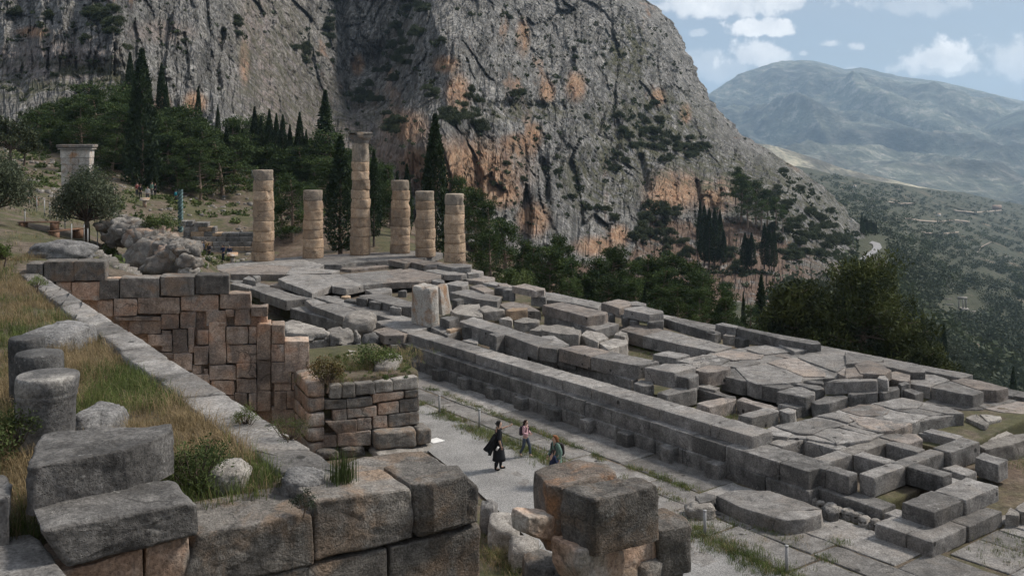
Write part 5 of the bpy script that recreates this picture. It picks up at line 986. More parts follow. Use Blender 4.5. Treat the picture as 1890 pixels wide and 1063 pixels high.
def bench(p, rz, label):
    root = empty('park_bench', p, label, 'bench'); root.rotation_euler.z = rz
    for k in range(4): V = np.array([[x, y, z] for x in (-1, 1) for y in (-.055, .055) for z in (-.025, .025)], float) + [0, -.2 + k * .135, .45]; obj('slat', mesh_np('slat', V, np.array([[0, 1, 3, 2], [4, 6, 7, 5], [0, 4, 5, 1], [2, 3, 7, 6], [0, 2, 6, 4], [1, 5, 7, 3]]), False, MAT['wood']), root)
    for s in (-.8, .8):
        V = np.array([[x, y, z] for x in (-.14, .14) for y in (-.24, .24) for z in (-.05, .42)], float) + [s, 0, 0]; obj('leg', mesh_np('leg', V, np.array([[0, 1, 3, 2], [4, 6, 7, 5], [0, 4, 5, 1], [2, 3, 7, 6], [0, 2, 6, 4], [1, 5, 7, 3]]), False, MAT['wood']), root)
    return root
for (x, y, Y, rz, l_) in [(72,431,52,.05,'low brown wooden bench seen from behind on the upper path'), (122,431,52,1.2,'brown slatted bench standing end-on beside the other bench'), (42,384,66,.4,'distant low brown bench by the fence of the upper path')]:
    p = PD(x, y, Y); p[2] = terr_z(p[0], p[1]) + .02; bench(p, rz, l_)
def panel(p, rz, label):
    root = empty('information_panel', p, label, 'sign'); root.rotation_euler.z = rz
    B6 = np.array([[0, 1, 3, 2], [4, 6, 7, 5], [0, 4, 5, 1], [2, 3, 7, 6], [0, 2, 6, 4], [1, 5, 7, 3]])
    V = np.array([[x, y, z] for x in (-.2, .2) for y in (-.12, .12) for z in (-.2, .8)], float); obj('stand', mesh_np('stand', V, B6, False, MAT['marble']), root)
    V = np.array([[x, y, z + y * .45] for x in (-.5, .5) for y in (-.3, .3) for z in (.85, .91)], float); obj('board', mesh_np('board', V, B6, False, MAT['marble']), root)
for (x, y, Y, z, l_) in [(429,479,93,.45,'white slanted information panel beside the first column'), (267,411,108,2.1,'white information panel beneath the great cypress')]:
    p = PD(x, y, Y); p[2] = ground_z(p[0], p[1]); panel(p, .2, l_)
# ================================================================== PLANTS
vr = random.Random(21); vn = np.random.default_rng(21)
def leaves(c, size, asp=.45, up=0.0, outw=None):
    'diamond leaves at centres c (n,3); size scalar or (n,)'
    n = len(c); d = vn.normal(size=(n, 3)); d[:, 2] += up
    if outw is not None: d = d * .7 + outw
    d /= np.linalg.norm(d, axis=1)[:, None]; a = np.cross(d, vn.normal(size=(n, 3))); a /= np.linalg.norm(a, axis=1)[:, None] + 1e-9
    s = (np.ones(n) * size * vn.uniform(.6, 1.35, n))[:, None]
    V = np.stack([c - d * s * .5, c + a * s * asp * .5, c + d * s * .5, c - a * s * asp * .5], 1).reshape(-1, 3)
    return V, np.arange(4 * n).reshape(n, 4)
def limb(path, r0, r1, n=7):
    path = np.asarray(path, float); m = len(path); an = np.linspace(0, 2 * np.pi, n, endpoint=False); V = []
    for k, p in enumerate(path):
        d = path[min(k + 1, m - 1)] - path[max(k - 1, 0)]; d /= np.linalg.norm(d) + 1e-9; a = np.cross(d, [.3, 1, .2]); a /= np.linalg.norm(a); b_ = np.cross(d, a); r_ = r0 + (r1 - r0) * k / (m - 1)
        V.append(p + r_ * (np.cos(an)[:, None] * a + np.sin(an)[:, None] * b_))
    i = np.arange(m * n).reshape(m, n); nx = np.roll(i, -1, 1); return np.concatenate(V), np.stack([i[:-1], nx[:-1], nx[1:], i[1:]], -1).reshape(-1, 4)
def joinm(parts):
    V, Fs, o = [], [], 0
    for v, f in parts: V.append(v); Fs.append(f + o); o += len(v)
    return np.concatenate(V), np.concatenate(Fs)
def tree_proto(name, crown, trunk, cmat, tmat): return (mesh_np(name + '_crown', crown[0], crown[1], False, MAT[cmat]), mesh_np(name + '_trunk', trunk[0], trunk[1], True, MAT[tmat]))
def cypress_proto(seed, n=5200, H=16.0, R=1.5):
    t = vn.random(n) ** .85; an = vn.uniform(0, 2 * np.pi, n); prof = np.where(t < .22, .55 + .45 * np.sin(t / .22 * np.pi / 2), (1 - ((t - .22) / .78) ** 1.7)) + .03
    lump_ = 1 + .32 * fbm(np.stack([np.cos(an) * 1.6 + seed, np.sin(an) * 1.6, t * 9], -1), 3); rr_ = R * prof * lump_ * np.sqrt(vn.uniform(.3, 1.0, n)); z = .9 + t * (H - .9)
    c = np.stack([np.cos(an) * rr_, np.sin(an) * rr_, z], -1); o = np.stack([np.cos(an) * .5, np.sin(an) * .5, an * 0 + 1.1], -1)
    return tree_proto('cypress', leaves(c, .5, .32, 0, o), limb([(0, 0, -.8), (0, 0, H * .3), (0, 0, H * .8)], .24, .06), 'cypress', 'bark')
def pine_proto(seed, H=11.0, W=4.0, nc=46, per=150, mat='pine', bare=.35, leaf=.36):
    r_ = random.Random(seed); lean = np.array([r_.uniform(-.8, .8), r_.uniform(-.8, .8), 0]); tp = lambda t: np.array([0, 0, -1.0]) * (1 - t) + np.array([0, 0, H * .93]) * t + lean * (t ** 1.6) + np.array([math.sin(t * 5 + seed) * .25, math.cos(t * 4 + seed) * .25, 0]) * t
    parts = [limb([tp(t) for t in np.linspace(0, 1, 8)], H * .028, H * .006)]; C, O_ = [], []
    for k in range(nc):
        t = bare + (1 - bare) * (k + r_.random()) / nc; b0_ = tp(min(t, 1.0)); an = r_.uniform(0, 6.28); u = (t - bare) / (1 - bare); reach = W * (1.02 - .78 * u ** 1.5) * r_.uniform(.25, 1.0)
        e = b0_ + np.array([math.cos(an) * reach, math.sin(an) * reach, r_.uniform(.0, .28) * reach + .1]); parts.append(limb([b0_, (b0_ + e) / 2 + [0, 0, -.05 * reach], e], .07, .02, 5))
        s = r_.uniform(.7, 1.25) * W * .26; q_ = vn.normal(size=(per, 3)); q_ /= np.linalg.norm(q_, axis=1)[:, None]; q_ *= (vn.random(per) ** .4)[:, None]; C.append(e + q_ * np.array([s, s, s * .55])); O_.append(q_ * [.6, .6, .6] + [0, 0, .6])
    return tree_proto('pine', leaves(np.concatenate(C), leaf, .3, 0, np.concatenate(O_)), joinm(parts), mat, 'palebark')
def fir_proto(seed, H=12.0, W=2.6, n=5200):
    t = vn.random(n) ** .7; an = vn.uniform(0, 6.28, n); lay = .72 + .28 * np.cos((t * 13 + .4 * np.sin(an * 3 + seed)) * 2 * np.pi); rr_ = W * (1 - t) ** .9 * lay * np.sqrt(vn.uniform(.15, 1, n)) * (1 + .3 * pn(np.stack([np.cos(an) * 2, np.sin(an) * 2, t * 6 + seed], -1)))
    c = np.stack([np.cos(an) * rr_, np.sin(an) * rr_, .8 + t * (H - .8) - .12 * rr_], -1); o = np.stack([np.cos(an), np.sin(an), an * 0 - .1], -1)
    return tree_proto('fir', leaves(c, .45, .3, 0, o), limb([(0, 0, -.8), (0, 0, H * .5), (0, 0, H * .97)], .2, .03), 'cypress', 'bark')
def round_proto(seed, H, W, nc, per, mat, leaf, name='olive', trunk=True, flat=.8, asp=.4, zc=.55):
    r_ = random.Random(seed); C, parts = [], [limb([(0, 0, -.4), (.06, .03, H * (zc - .35)), (.0, .1, H * (zc - .1))], H * .05, H * .03)]
    for k in range(nc):
        an = r_.uniform(0, 6.28); ph = r_.uniform(-.15, 1.0); rr_ = W * .5 * math.sqrt(max(0, 1 - ph * ph * .8)) * r_.uniform(.35, .85); e = np.array([math.cos(an) * rr_, math.sin(an) * rr_, H * zc + ph * H * .34 + H * .12 * math.sin(an * 2 + seed)]); parts.append(limb([(0, .05, H * (zc - .25)), e * .55 + [0, 0, H * (zc - .43)], e], H * .018, .01, 5))
        s = W * r_.uniform(.14, .24); q_ = vn.normal(size=(per, 3)); q_ /= np.linalg.norm(q_, axis=1)[:, None]; C.append(e + q_ * (vn.random(per) ** .45)[:, None] * [s, s, s * flat])
    return tree_proto(name, leaves(np.concatenate(C), leaf, asp, .2), joinm(parts), mat, 'bark')
CYP = [cypress_proto(k) for k in range(3)]; PIN = [pine_proto(k + 1, bare=b_, W=w) for k, (b_, w) in enumerate([(.2, 4.0), (.3, 4.4), (.42, 3.6), (.12, 3.8)])]
FIR = [fir_proto(1), fir_proto(2)]; OLI = [round_proto(k + 5, 4.2, 5.0, 30, 130, 'olive', .26) for k in range(3)]; MAQ = [round_proto(k + 15, 3.0, 4.0, 24, 110, 'maquis', .30, 'maquis', flat=.7) for k in range(3)]
def tree(name, proto, p, H, H0, label, cat, group, wid=1.0, rz=None):
    root = empty(name, p, label, cat, group); s = H / H0; root.scale = (s * wid, s * wid, s); root.rotation_euler.z = vr.uniform(0, 6.28) if rz is None else rz
    obj('crown', proto[0], root); obj('trunk', proto[1], root); return root
def at_px(x, ytop, ybase, Y): p = PD(x, ybase, Y); return p, (ybase - ytop) / F * Y
for i, (x, a, b_, Y, w) in enumerate([(262,92,396,122,1.15),(281,275,396,121,1.1)]):
    p, H = at_px(x, a, b_, Y); tree('cypress_tree', CYP[i], p, H, 16, ['very tall broad cypress towering over the visitors and panel', 'lower cypress grown against the very tall one'][i], 'cypress', None, w)
for x, a, b_, Y, w in [(240,98,275,160,.9),(298,118,275,160,.9),(307,152,270,158,.8),(366,160,255,175,.8),(402,193,268,175,.8),(418,232,334,135,.95),(470,198,325,148,1.0),(497,203,325,148,1.0),(522,212,325,148,.95),(510,210,325,150,.9),(553,208,335,142,1.0),(565,240,335,142,.9),(447,238,325,148,.9),(482,215,322,150,.9),(535,230,330,146,.9)]:
    p, H = at_px(x, a, b_, Y); tree('cypress_tree', vr.choice(CYP), p, H, 16, 'slender dark cypress in the wood behind the left columns', 'cypress', 'cypresses in the wood below the cliff', w)
for x, a, b_, Y, w, l_ in [(628,253,474,93,1.45,'thick dark cypress standing just left of the tallest column'), (803,212,492,92,1.12,'tall dark cypress rising behind the smooth-sided column'), (690,278,446,101,.95,'dark cypress half hidden by the tallest column'), (751,303,440,108,.9,'thin dark cypress between the eroded column and the next'), (733,318,440,112,.9,'short dark cypress behind the eroded corner column')]:
    p, H = at_px(x, a, b_, Y); tree('cypress_tree', vr.choice(CYP), p, H, 16, l_, 'cypress', None, w)
for x, a, b_, Y, w, l_ in [(1703,570,665,185,.75,'slim cypress right beside the great dark pine'), (1742,597,690,165,.95,'full cypress on the olive slope right of the great pine'), (1731,620,690,168,.8,'shorter cypress close beside the full one on the olive slope'), (1870,677,760,150,.95,'cypress showing above the far corner slabs of the temple'), (1372,538,625,100,.6,'thin young cypress between temple rim and fir'), (1343,562,625,95,.8,'stout cypress just behind the temple rim'), (1437,528,600,112,.5,'thin cypress left of the great dark pine'), (1260,458,512,245,.6,'lone thin cypress below the orange cliff')]:
    p, H = at_px(x, a, b_, Y); tree('cypress_tree', vr.choice(CYP), p, H, 16, l_, 'cypress', None, w)
for x, a, b_, w in [(1292,372,470,.8),(1300,380,487,1.1),(1309,385,489,1.15),(1319,385,489,1.15),(1329,388,480,1.0),(1336,425,489,1.2),(1375,430,494,1.5),(1387,430,494,1.5),(1411,412,493,1.1),(1420,418,496,1.05),(1429,424,497,1.0),(1380,440,496,1.4)]:
    Y = cliff_at(x, b_) * .985; p, H = at_px(x, a, b_, Y); tree('cypress_tree', vr.choice(CYP), p, H, 16, 'cypress in a cluster on the red earth slope below the cliff', 'cypress', 'cypress clusters below the cliff', w)
for k in range(11):
    x = 1590 + k * 2.7; b_ = 432 + vr.uniform(-2, 2); Y = valley_at(x + 12, 440) * .98; p, H = at_px(x, 398 + k * 1.0 + vr.uniform(-3, 3), b_, Y); tree('cypress_tree', vr.choice(CYP), p, H, 16, 'small dark cypress in the row above the road bend', 'cypress', 'cypress row at the road bend', .9)
PL_ = [(75,198,305,140),(112,186,305,150),(150,148,325,150),(185,172,335,142),(215,150,345,146),(300,196,345,140),(330,192,350,140),(355,214,352,135),(385,222,352,138),(225,215,365,130),(310,240,375,128),(345,252,372,126),(430,213,350,150),(460,208,345,155),(400,238,350,140),(490,222,335,156),(540,248,345,150),(575,250,365,146),(612,238,405,141),(655,265,400,138),(130,225,330,135),(180,235,345,132),(205,245,365,126),(95,235,320,135),(370,270,372,124),(330,285,378,124)]
for k in range(34):                                       # the wood closes up behind
    x = 60 + k * 19.5 + vr.uniform(-7, 7); top = float(np.interp(x, [60,140,220,300,360,420,480,560,640,700], [205,165,165,195,205,215,215,235,240,275])) + vr.uniform(0, 30) + (22 if x > 400 else 0); PL_.append((x, top, top + vr.uniform(105, 135), vr.uniform(128, 158)))
for x, a, b_, Y in PL_: p, H = at_px(x, a, b_, Y); tree('pine_tree', vr.choice(PIN), p, H, 11, 'dark green pine in the wood below the left cliff', 'pine', 'pines in the wood below the cliff', vr.uniform(1.05, 1.5))
for x, a, b_, Y in [(540,316,452,104),(520,330,452,106),(700,288,440,120),(722,300,430,118),(572,340,450,108)]: p, H = at_px(x, a, b_, Y); tree('pine_tree', vr.choice(PIN), p, H, 11, 'bushy green pine standing between the columns', 'pine', 'pines seen between the columns', vr.uniform(.9, 1.1))
for x, a, b_, Y, w in [(880,342,480,115,1.0),(905,366,500,110,1.0),(852,322,470,120,.9),(935,402,545,104,1.1),(962,440,560,98,1.0),(905,425,560,94,1.0),(985,452,570,95,1.0),(1035,428,590,96,.9),(1012,450,600,92,1.1),(1062,474,610,90,1.0),(1100,468,610,94,1.0),(1132,452,610,95,1.1),(1155,480,620,92,1.0),(1192,466,625,95,1.0),(1216,488,630,92,1.0),(1242,466,635,95,1.1),(1272,480,640,93,1.0),(1302,498,640,90,1.1),(1332,520,645,88,1.0),(1292,530,640,85,1.0),(1342,545,650,85,1.0),(1180,510,630,88,1.1),(1120,505,620,88,1.1),(1050,510,600,88,1.0),(980,500,580,90,1.0),(1250,520,640,88,1.1),(1385,560,650,90,.9),(1415,575,650,88,1.0),(1080,495,610,93,1.0),(1210,500,640,100,1.1),(1310,530,650,97,1.0)]:
    p, H = at_px(x, a, b_, Y); tree('pine_tree', vr.choice(PIN), p, H, 11, 'green pine on the slope falling away behind the temple', 'pine', 'pines on the slope behind the temple', w)
for x, a, b_, Y, w, l_ in [(1405,508,640,99,1.0,'pointed green fir left of the great dark pine'), (600,168,385,144,1.0,'tall pointed fir rising above the wood near the tallest column'), (1190,530,630,86,.9,'young pointed fir beyond the temple rim'), (1150,540,610,84,.7,'small light green fir just beyond the temple rim')]:
    p, H = at_px(x, a, b_, Y); tree('fir_tree', vr.choice(FIR), p, H, 12, l_, 'fir', None, w)
BIG = pine_proto(77, 15.0, 7.2, 150, 320, 'darkpine', .1, .34); p, H = at_px(1588, 480, 830, 74); tree('great_pine', BIG, p, H, 14.6, 'huge dark spreading pine behind the temple corner', 'pine', None, 1.0, .4)
PL_EXTRA = 0
MID = pine_proto(78, 8.0, 4.6, 70, 200, 'darkpine', .1, .38)
for x, a, b_, Y, l_ in [(1475,520,760,76,'broad dark pine joined to the left of the great pine'), (1665,600,800,72,'low dark pine spreading at the right foot of the great pine'), (1715,640,800,66,'low light green pine at the edge of the temple slabs')]: p, H = at_px(x, a, b_, Y); tree('pine_tree', MID, p, H, 8, l_, 'pine', None, 1.05)
for x, a, b_, Y in [(1368,318,402,1),(1395,330,408,1),(1416,348,412,1),(1432,362,420,1),(1358,306,372,1),(1380,345,415,1),(1405,368,420,1),(1445,385,425,1)]: Y = cliff_at(x, b_) * .985; p, H = at_px(x, a, b_, Y); tree('pine_tree', vr.choice(PIN), p, H, 11, 'dark pine in the cleft right of the orange cliff', 'pine', 'pines in the cleft of the cliff', 1.0)
# olive trees beside the upper path
p, H = at_px(160, 300, 436, 54); p[2] = terr_z(p[0], p[1]); OL1 = round_proto(44, 4.2, 4.6, 60, 230, 'olivedark', .17, flat=.95); tree('olive_tree', OL1, p, 3.6, 4.2, 'grey-green olive tree with thin trunk in front of the marble pillar', 'olive tree', None, .98)
p, H = at_px(-6, 285, 420, 50); p[2] = terr_z(p[0], p[1]) - .2; tree('olive_tree', OL1, p, 3.5, 4.2, 'olive tree at the bend of the upper path by the distant bench', 'olive tree', None, 1.0)
for x, a, b_, Y, l_ in [(20,225,300,110,'dark bushy tree on the upper slope above the path'), (45,250,300,115,'smaller bushy tree on the upper slope beside the dark one')]: p, H = at_px(x, a, b_, Y); tree('maquis_bush', MAQ[0], p, H, 3.0, l_, 'bush', None, .9)

# ---- shrubs on the cliff
CLU = [(745,55,30,60,26,3.4),(715,112,25,26,14,3.2),(785,8,15,18,6,3),(560,85,16,35,14,3),(605,60,9,45,14,3),(575,112,14,14,6,2.6),(655,178,30,10,12,2.8),(690,180,18,10,6,2.8),(725,232,25,20,8,2.6),(440,48,14,22,6,2.4),(408,150,8,20,3,2),(480,30,10,8,2,2),(505,25,8,8,2,2),
 (180,35,30,14,8,2.2),(85,38,22,12,6,2),(20,25,15,15,5,2),(205,58,18,16,6,2.2),(190,8,8,10,2,2),(150,70,90,50,10,1.5),(330,90,60,60,10,1.5),(860,208,26,20,12,2.8),(832,225,22,14,10,2.6),(888,240,16,10,6,2.6),(955,178,18,6,6,2.4),(876,178,8,10,3,2.4),(935,25,12,14,5,2.6),
 (795,172,10,18,5,2.2),(810,82,16,5,4,2.2),(960,90,120,80,26,1.7),(1060,110,70,80,24,1.8),(1130,90,40,40,14,2.0),(1000,200,90,60,16,1.6),(1150,212,46,36,25,2.6),(1192,250,46,36,30,2.8),(1235,268,36,30,25,2.8),(1282,278,22,16,15,3),(1132,302,36,36,20,2.4),(1062,362,40,28,15,2.0),(1112,392,28,18,8,2.2),
 (1212,420,28,22,14,2.8),(1380,340,26,26,8,2.6),(1452,362,50,36,36,2.8),(1512,420,44,36,36,2.8),(1552,445,36,26,26,2.8),(1442,442,56,18,20,2.6),(1250,470,60,22,15,2.4),(1480,475,60,16,18,2.4),(1232,398,28,10,8,2.4),(1182,442,28,18,10,2.4),(1330,180,14,40,6,2.2),(1270,160,40,60,18,1.8),(1220,70,30,50,14,1.8),(1390,250,14,10,5,2.2),(1330,470,60,20,14,2.2),(1490,355,40,18,12,2.4),(560,230,80,50,14,1.8),(620,270,60,30,10,1.8),(1210,120,60,80,20,1.6),(930,330,60,60,12,1.6),(1020,300,60,60,14,1.6),(1400,500,60,12,12,2.2),(1290,520,60,12,12,2.2),(1560,480,40,12,14,2.6),(1180,500,50,10,10,2.2)]
pts = []
for (cx, cy0, rx, ry, n, s) in CLU:
    for k in range(n):
        x = cx + vr.gauss(0, rx * .55); y = cy0 + vr.gauss(0, ry * .55); i = int(np.clip(np.searchsorted(_rows, y), 0, NYc - 1))
        if y > 540 or x > _xo[i] - 5: continue
        pts.append((x, y, s * vr.uniform(.55, 1.35)))
for k in range(16): pts.append((1232 + k * 12.5 + vr.uniform(-2, 2), 504 + vr.uniform(-1, 1), 2.0))
sh = []
for (x, y, s) in pts: Y = cliff_at(x, y); sh.append((s * F / Y, PD(x, y, Y), s))
sh.sort(key=lambda e: -e[0])
for w, p, s in sh[:290]:
    o = obj('cliff_shrub', vr.choice(MAQ)[0], None, p - np.array([0, 0, s * .25])); k = s / 2.6; o.scale = (k * vr.uniform(.8, 1.2), k * vr.uniform(.8, 1.2), k * vr.uniform(.7, 1.0)); o.rotation_euler.z = vr.uniform(0, 6.28)
    tag(o, 'dark evergreen shrub rooted in the limestone cliff face', 'shrub', 'shrubs on the cliff')
def clump_stuff(name, lst, per, mat, leaf, label):
    C = []; S = []
    for p, s in lst:
        q_ = vn.normal(size=(per, 3)); q_ /= np.linalg.norm(q_, axis=1)[:, None]; q_[:, 2] = q_[:, 2] * .6 + .2; C.append(p + q_ * (vn.random(per) ** .35)[:, None] * s * .6); S.append(np.full(per, s * leaf))
    V, f = leaves(np.concatenate(C), np.concatenate(S), .7); return tag(obj(name, mesh_np(name, V, f, False, MAT[mat])), label, 'scrub', kind='stuff')
rest = [(p, s) for w, p, s in sh[290:]]
for k in range(1500):                                     # low scrub all over the ledges
    x = vr.uniform(-100, 1590); y = vr.uniform(0, 500); i = int(np.clip(np.searchsorted(_rows, y), 0, NYc - 1))
    if x > _xo[i] - 4: continue
    Y = cliff_at(x, y); rest.append((PD(x, y, Y), vr.uniform(.5, 1.3)))
clump_stuff('cliff_scrub', rest, 26, 'maquis', .5, 'low scrub scattered over the cliff ledges')
# ---- olive groves on the valley slope
ol = []
while len(ol) < 5200:
    x = vr.uniform(1440, 1960); y = 322 + 458 * vr.random() ** .85
    yt = float(np.interp(x, vx[0], _yt[0]))
    if y < yt + 4: continue
    Y = valley_at(x, y)
    if vr.random() > (Y / 1500.0) ** .9 + .12: continue
    if 1572 < x < 1642 and 438 < y < 512: continue
    if 1735 < x < 1812 and 546 < y < 586: continue
    if 1675 < x < 1850 and 395 < y < 425 and vr.random() < .5: continue
    q3 = PD(x, y, Y); 
    if pn(q3 / 70.0) < -.2 or pn(q3 / 260.0 + 4) < -.3: continue
    sz = vr.uniform(2.6, 5.2) if vr.random() < .7 else vr.uniform(5, 8.5); ol.append((sz * F / Y, q3, sz))
ol.sort(key=lambda e: -e[0])
for w, p, s in ol[:295]:
    o = obj('olive_tree', vr.choice(OLI)[0] if vr.random() < .75 else vr.choice(MAQ)[0], None, p - np.array([0, 0, .3])); k = s / 5.0; o.scale = (k, k, k * vr.uniform(.8, 1.05)); o.rotation_euler.z = vr.uniform(0, 6.28)
    tag(o, 'round grey-green olive tree on the valley slope', 'olive tree', 'olive trees of the valley slope')
_far = ol[295:]; clump_stuff('olive_grove', [(p + np.array([0, 0, s * .3]), s) for w, p, s in _far if pn(p / 90.0 + 7) < .12], 42, 'olive', .21, 'far grey-green olive grove covering the valley')
clump_stuff('dark_thicket', [(p + np.array([0, 0, s * .3]), s * 1.25) for w, p, s in _far if pn(p / 90.0 + 7) >= .12], 42, 'maquis', .22, 'darker thickets between the far olive groves')

# ---- scrub and stones over the rough ground left of the temple
lowv, st = [], []
for k in range(1500):
    Y = vr.uniform(46, 150); x = vr.uniform(-20, 480); X = (x - CX) / F * Y
    if X > -13 - (Y - 46) * .09 or (44 < Y < 72 and X < -20 - (Y - 45) * .25): continue
    z = ground_z(X, Y); n0 = float(pn(np.array([X * .18, Y * .18, 2.2])))
    if n0 > -.05 and vr.random() < .75: lowv.append((np.array([X, Y, z + .05]), vr.uniform(.25, .9) * (1 + max(0, (Y - 80) / 90))))
    elif n0 < .1: st.append((np.array([X, Y, z]), vr.uniform(.08, .35)))
clump_stuff('ground_scrub', lowv, 40, 'shrub', .32, 'low green and brown scrub over the rough ground')
sv, sf, nv = [], [], 0
for c, s_ in st:
    cu = np.array([[a, b_, e] for a in (-1, 1) for b_ in (-1, 1) for e in (-1, 1)], float) * vn.uniform(.55, 1.0, (8, 3)) * [1, 1, .7]; sv.append(c + cu * s_); sf.append(np.array([[0, 1, 3, 2], [4, 6, 7, 5], [0, 4, 5, 1], [2, 3, 7, 6], [0, 2, 6, 4], [1, 5, 7, 3]]) + nv); nv += 8
tag(obj('scattered_stones', mesh_np('scattered_stones', np.concatenate(sv), np.concatenate(sf), False, MAT['pale'])), 'pale stones scattered over the rough ground', 'stones', kind='stuff')
ps = []
for k in range(80):
    x = vr.uniform(605, 755); y = vr.uniform(652, 698); ps.append((P(x, y, 2.74), vr.uniform(.08, .22)))
clump_stuff('pier_scrub', ps, 60, 'shrub', .3, 'low green herbs over the top of the masonry pier')
# ---- tholos sanctuary, houses far below
B6 = np.array([[0, 1, 3, 2], [4, 6, 7, 5], [0, 4, 5, 1], [2, 3, 7, 6], [0, 2, 6, 4], [1, 5, 7, 3]])
def cube(sx, sy, sz, c=(0, 0, 0)): return np.array([[x * sx / 2, y * sy / 2, z * sz / 2] for x in (-1, 1) for y in (-1, 1) for z in (-1, 1)], float) + c
Yt = valley_at(1776, 567) * .985; tp_ = PD(1776, 569, Yt); TH = empty('round_temple', tp_, 'three pale columns carrying a piece of entablature far below on the olive slope', 'ruin'); k_ = Yt / F
for dx, dy in ((-6, 0), (1, -1.5), (7, 0)):
    V, f = tube((dx * k_, dy * k_, 0), (dx * k_, dy * k_, 17 * k_), 1.5 * k_, 10, 1.25 * k_); obj('column', mesh_np('column', V, f, True, MAT['pale']), TH)
obj('entablature', mesh_np('entablature', cube(17 * k_, 3.5 * k_, 4 * k_, (.5 * k_, 0, 19 * k_)), B6, False, MAT['pale']), TH)
V, f = tube((0, 0, -1.5 * k_), (0, 0, .4 * k_), 11 * k_, 24); obj('step', mesh_np('step', V, f, False, MAT['pale']), TH)
for x, y, w, l_ in [(1752,562,16,'long low ruined wall left of the three far columns'), (1795,575,14,'short low ruined wall right of the three far columns'), (1765,580,20,'low ruined wall below the three far columns'), (1748,552,18,'low ruined wall above the three far columns')]:
    Y = valley_at(x, y) * .985; kk = Y / F; tag(obj('ruined_wall', mesh_np('ruined_wall', cube(w * kk, 1.5 * kk, 2.2 * kk), B6, False, MAT['pale']), None, PD(x, y, Y)), l_, 'wall')
for x, y, w, h, l_, m in [(1733,397,6,3.5,'tiny white house alone among the far olive groves','white'), (1840,384,16,6,'long reddish building on the far ridge edge','tan'), (1578,345,4,4,'tiny pale house on the dark plateau','white')]:
    Y = valley_at(x, y) * .985; kk = Y / F; H_ = empty('house', PD(x, y, Y), l_, 'house'); obj('wall', mesh_np('wall', cube(w * kk, 4 * kk, h * kk), B6, False, MAT[m]), H_)
    V = np.array([[-.54 * w, -2.4, .5 * h], [.54 * w, -2.4, .5 * h], [.54 * w, 2.4, .5 * h], [-.54 * w, 2.4, .5 * h], [-.5 * w, 0, h * .95], [.5 * w, 0, h * .95]]) * kk; obj('roof', mesh_np('roof', V, [np.array([[0, 1, 5, 4], [2, 3, 4, 5]]), np.array([[0, 4, 3], [1, 2, 5]])], False, MAT['tan']), H_)

# ---- grass, weeds
def blades(P0, H, w, bend=.5, per=1):
    n = len(P0); an = vn.uniform(0, 6.28, n); a = np.stack([np.cos(an), np.sin(an), an * 0], -1); b_ = np.stack([-np.sin(an), np.cos(an), an * 0], -1); H = (H * vn.uniform(.5, 1.3, n))[:, None]; be = (vn.uniform(.1, 1, n) * bend)[:, None]; w = w * vn.uniform(.7, 1.3, n)[:, None]
    z = np.array([0, 0, 1.0]); m = P0 + z * H * .55 + b_ * H * be * .3; t = P0 + z * H * (1 - be * .25) + b_ * H * be
    V = np.stack([P0 - a * w, P0 + a * w, m + a * w * .7, m - a * w * .7, t], 1).reshape(-1, 3); i = np.arange(n)[:, None] * 5
    return V, [i + np.array([[0, 1, 2, 3]]), i + np.array([[3, 2, 4]])]
def tufts(cent, per, spread, H, w, bend):
    c = np.repeat(cent, per, 0); n = len(c); c = c + np.stack([vn.normal(0, spread, n), vn.normal(0, spread, n), np.zeros(n)], -1); return blades(c, np.repeat(H, per), w, bend)
tg, td, hg, hd = [], [], [], []
lineL = lambda Y: np.interp(Y, [cl1[1], cl0[1]], [cl1[0], cl0[0]])
fgX = lambda X: pF[0][1] + (X - pF[0][0]) * pF[1][1] / pF[1][0]
def add_tuft(x, y, z, green, h): (tg if green else td).append((x, y, z)); (hg if green else hd).append(h)
k = 0
cand = vn.uniform([-20, 12], [-2, 46], (70000, 2)); cz = terr_f(cand)
for (x, y), z in zip(cand, cz):
    if y < fgX(x) + 1.0 or x > lineL(y) - .02 or x < -.62 * y - 1.5: continue
    if vr.random() > (17.0 / max(y, 17)) ** 1.2: continue
    nz = float(pn(np.array([x * .6, y * .6, 1.7]))); 
    if nz < -.32: continue
    g = float(pn(np.array([x * .45 + 9, y * .45, 4.1]))) + vr.gauss(0, .16) > .07; add_tuft(x, y, z, g, vr.uniform(.10, .36) * (1.15 if y < 22 else 1.0))
def strip(pxs, n, wid, z, h, gprob=.9):
    pxs = np.array(pxs, float); seg = np.linalg.norm(np.diff(pxs, axis=0), axis=1); cs = np.concatenate([[0], np.cumsum(seg)])
    for _ in range(n):
        s = vr.uniform(0, cs[-1]); x = np.interp(s, cs, pxs[:, 0]); y = np.interp(s, cs, pxs[:, 1]); p = P(x, y, z) + np.array([vr.gauss(0, wid), vr.gauss(0, wid), 0])
        if pn(np.array([p[0] * .7, p[1] * .7, 7.7])) < -.22: continue
        add_tuft(p[0], p[1], z, vr.random() < gprob, h * vr.uniform(.5, 1.2))
strip([(772,745),(830,772),(880,796),(960,828),(1050,866),(1100,887),(1140,905)], 2000, .26, 0, .17)
strip([(1255,965),(1300,992),(1360,1020),(1440,1063),(1480,1085)], 1100, .34, 0, .17); strip([(1290,955),(1350,960),(1420,985),(1470,1000)], 170, .45, 0, .13, .75)
strip([(790,716),(830,730),(870,748),(930,772),(1000,800),(1060,825),(1130,856),(1180,868),(1230,885),(1290,910)], 1100, .12, 0, .13); strip([(1150,880),(1200,905),(1260,925)], 120, .15, 0, .12)
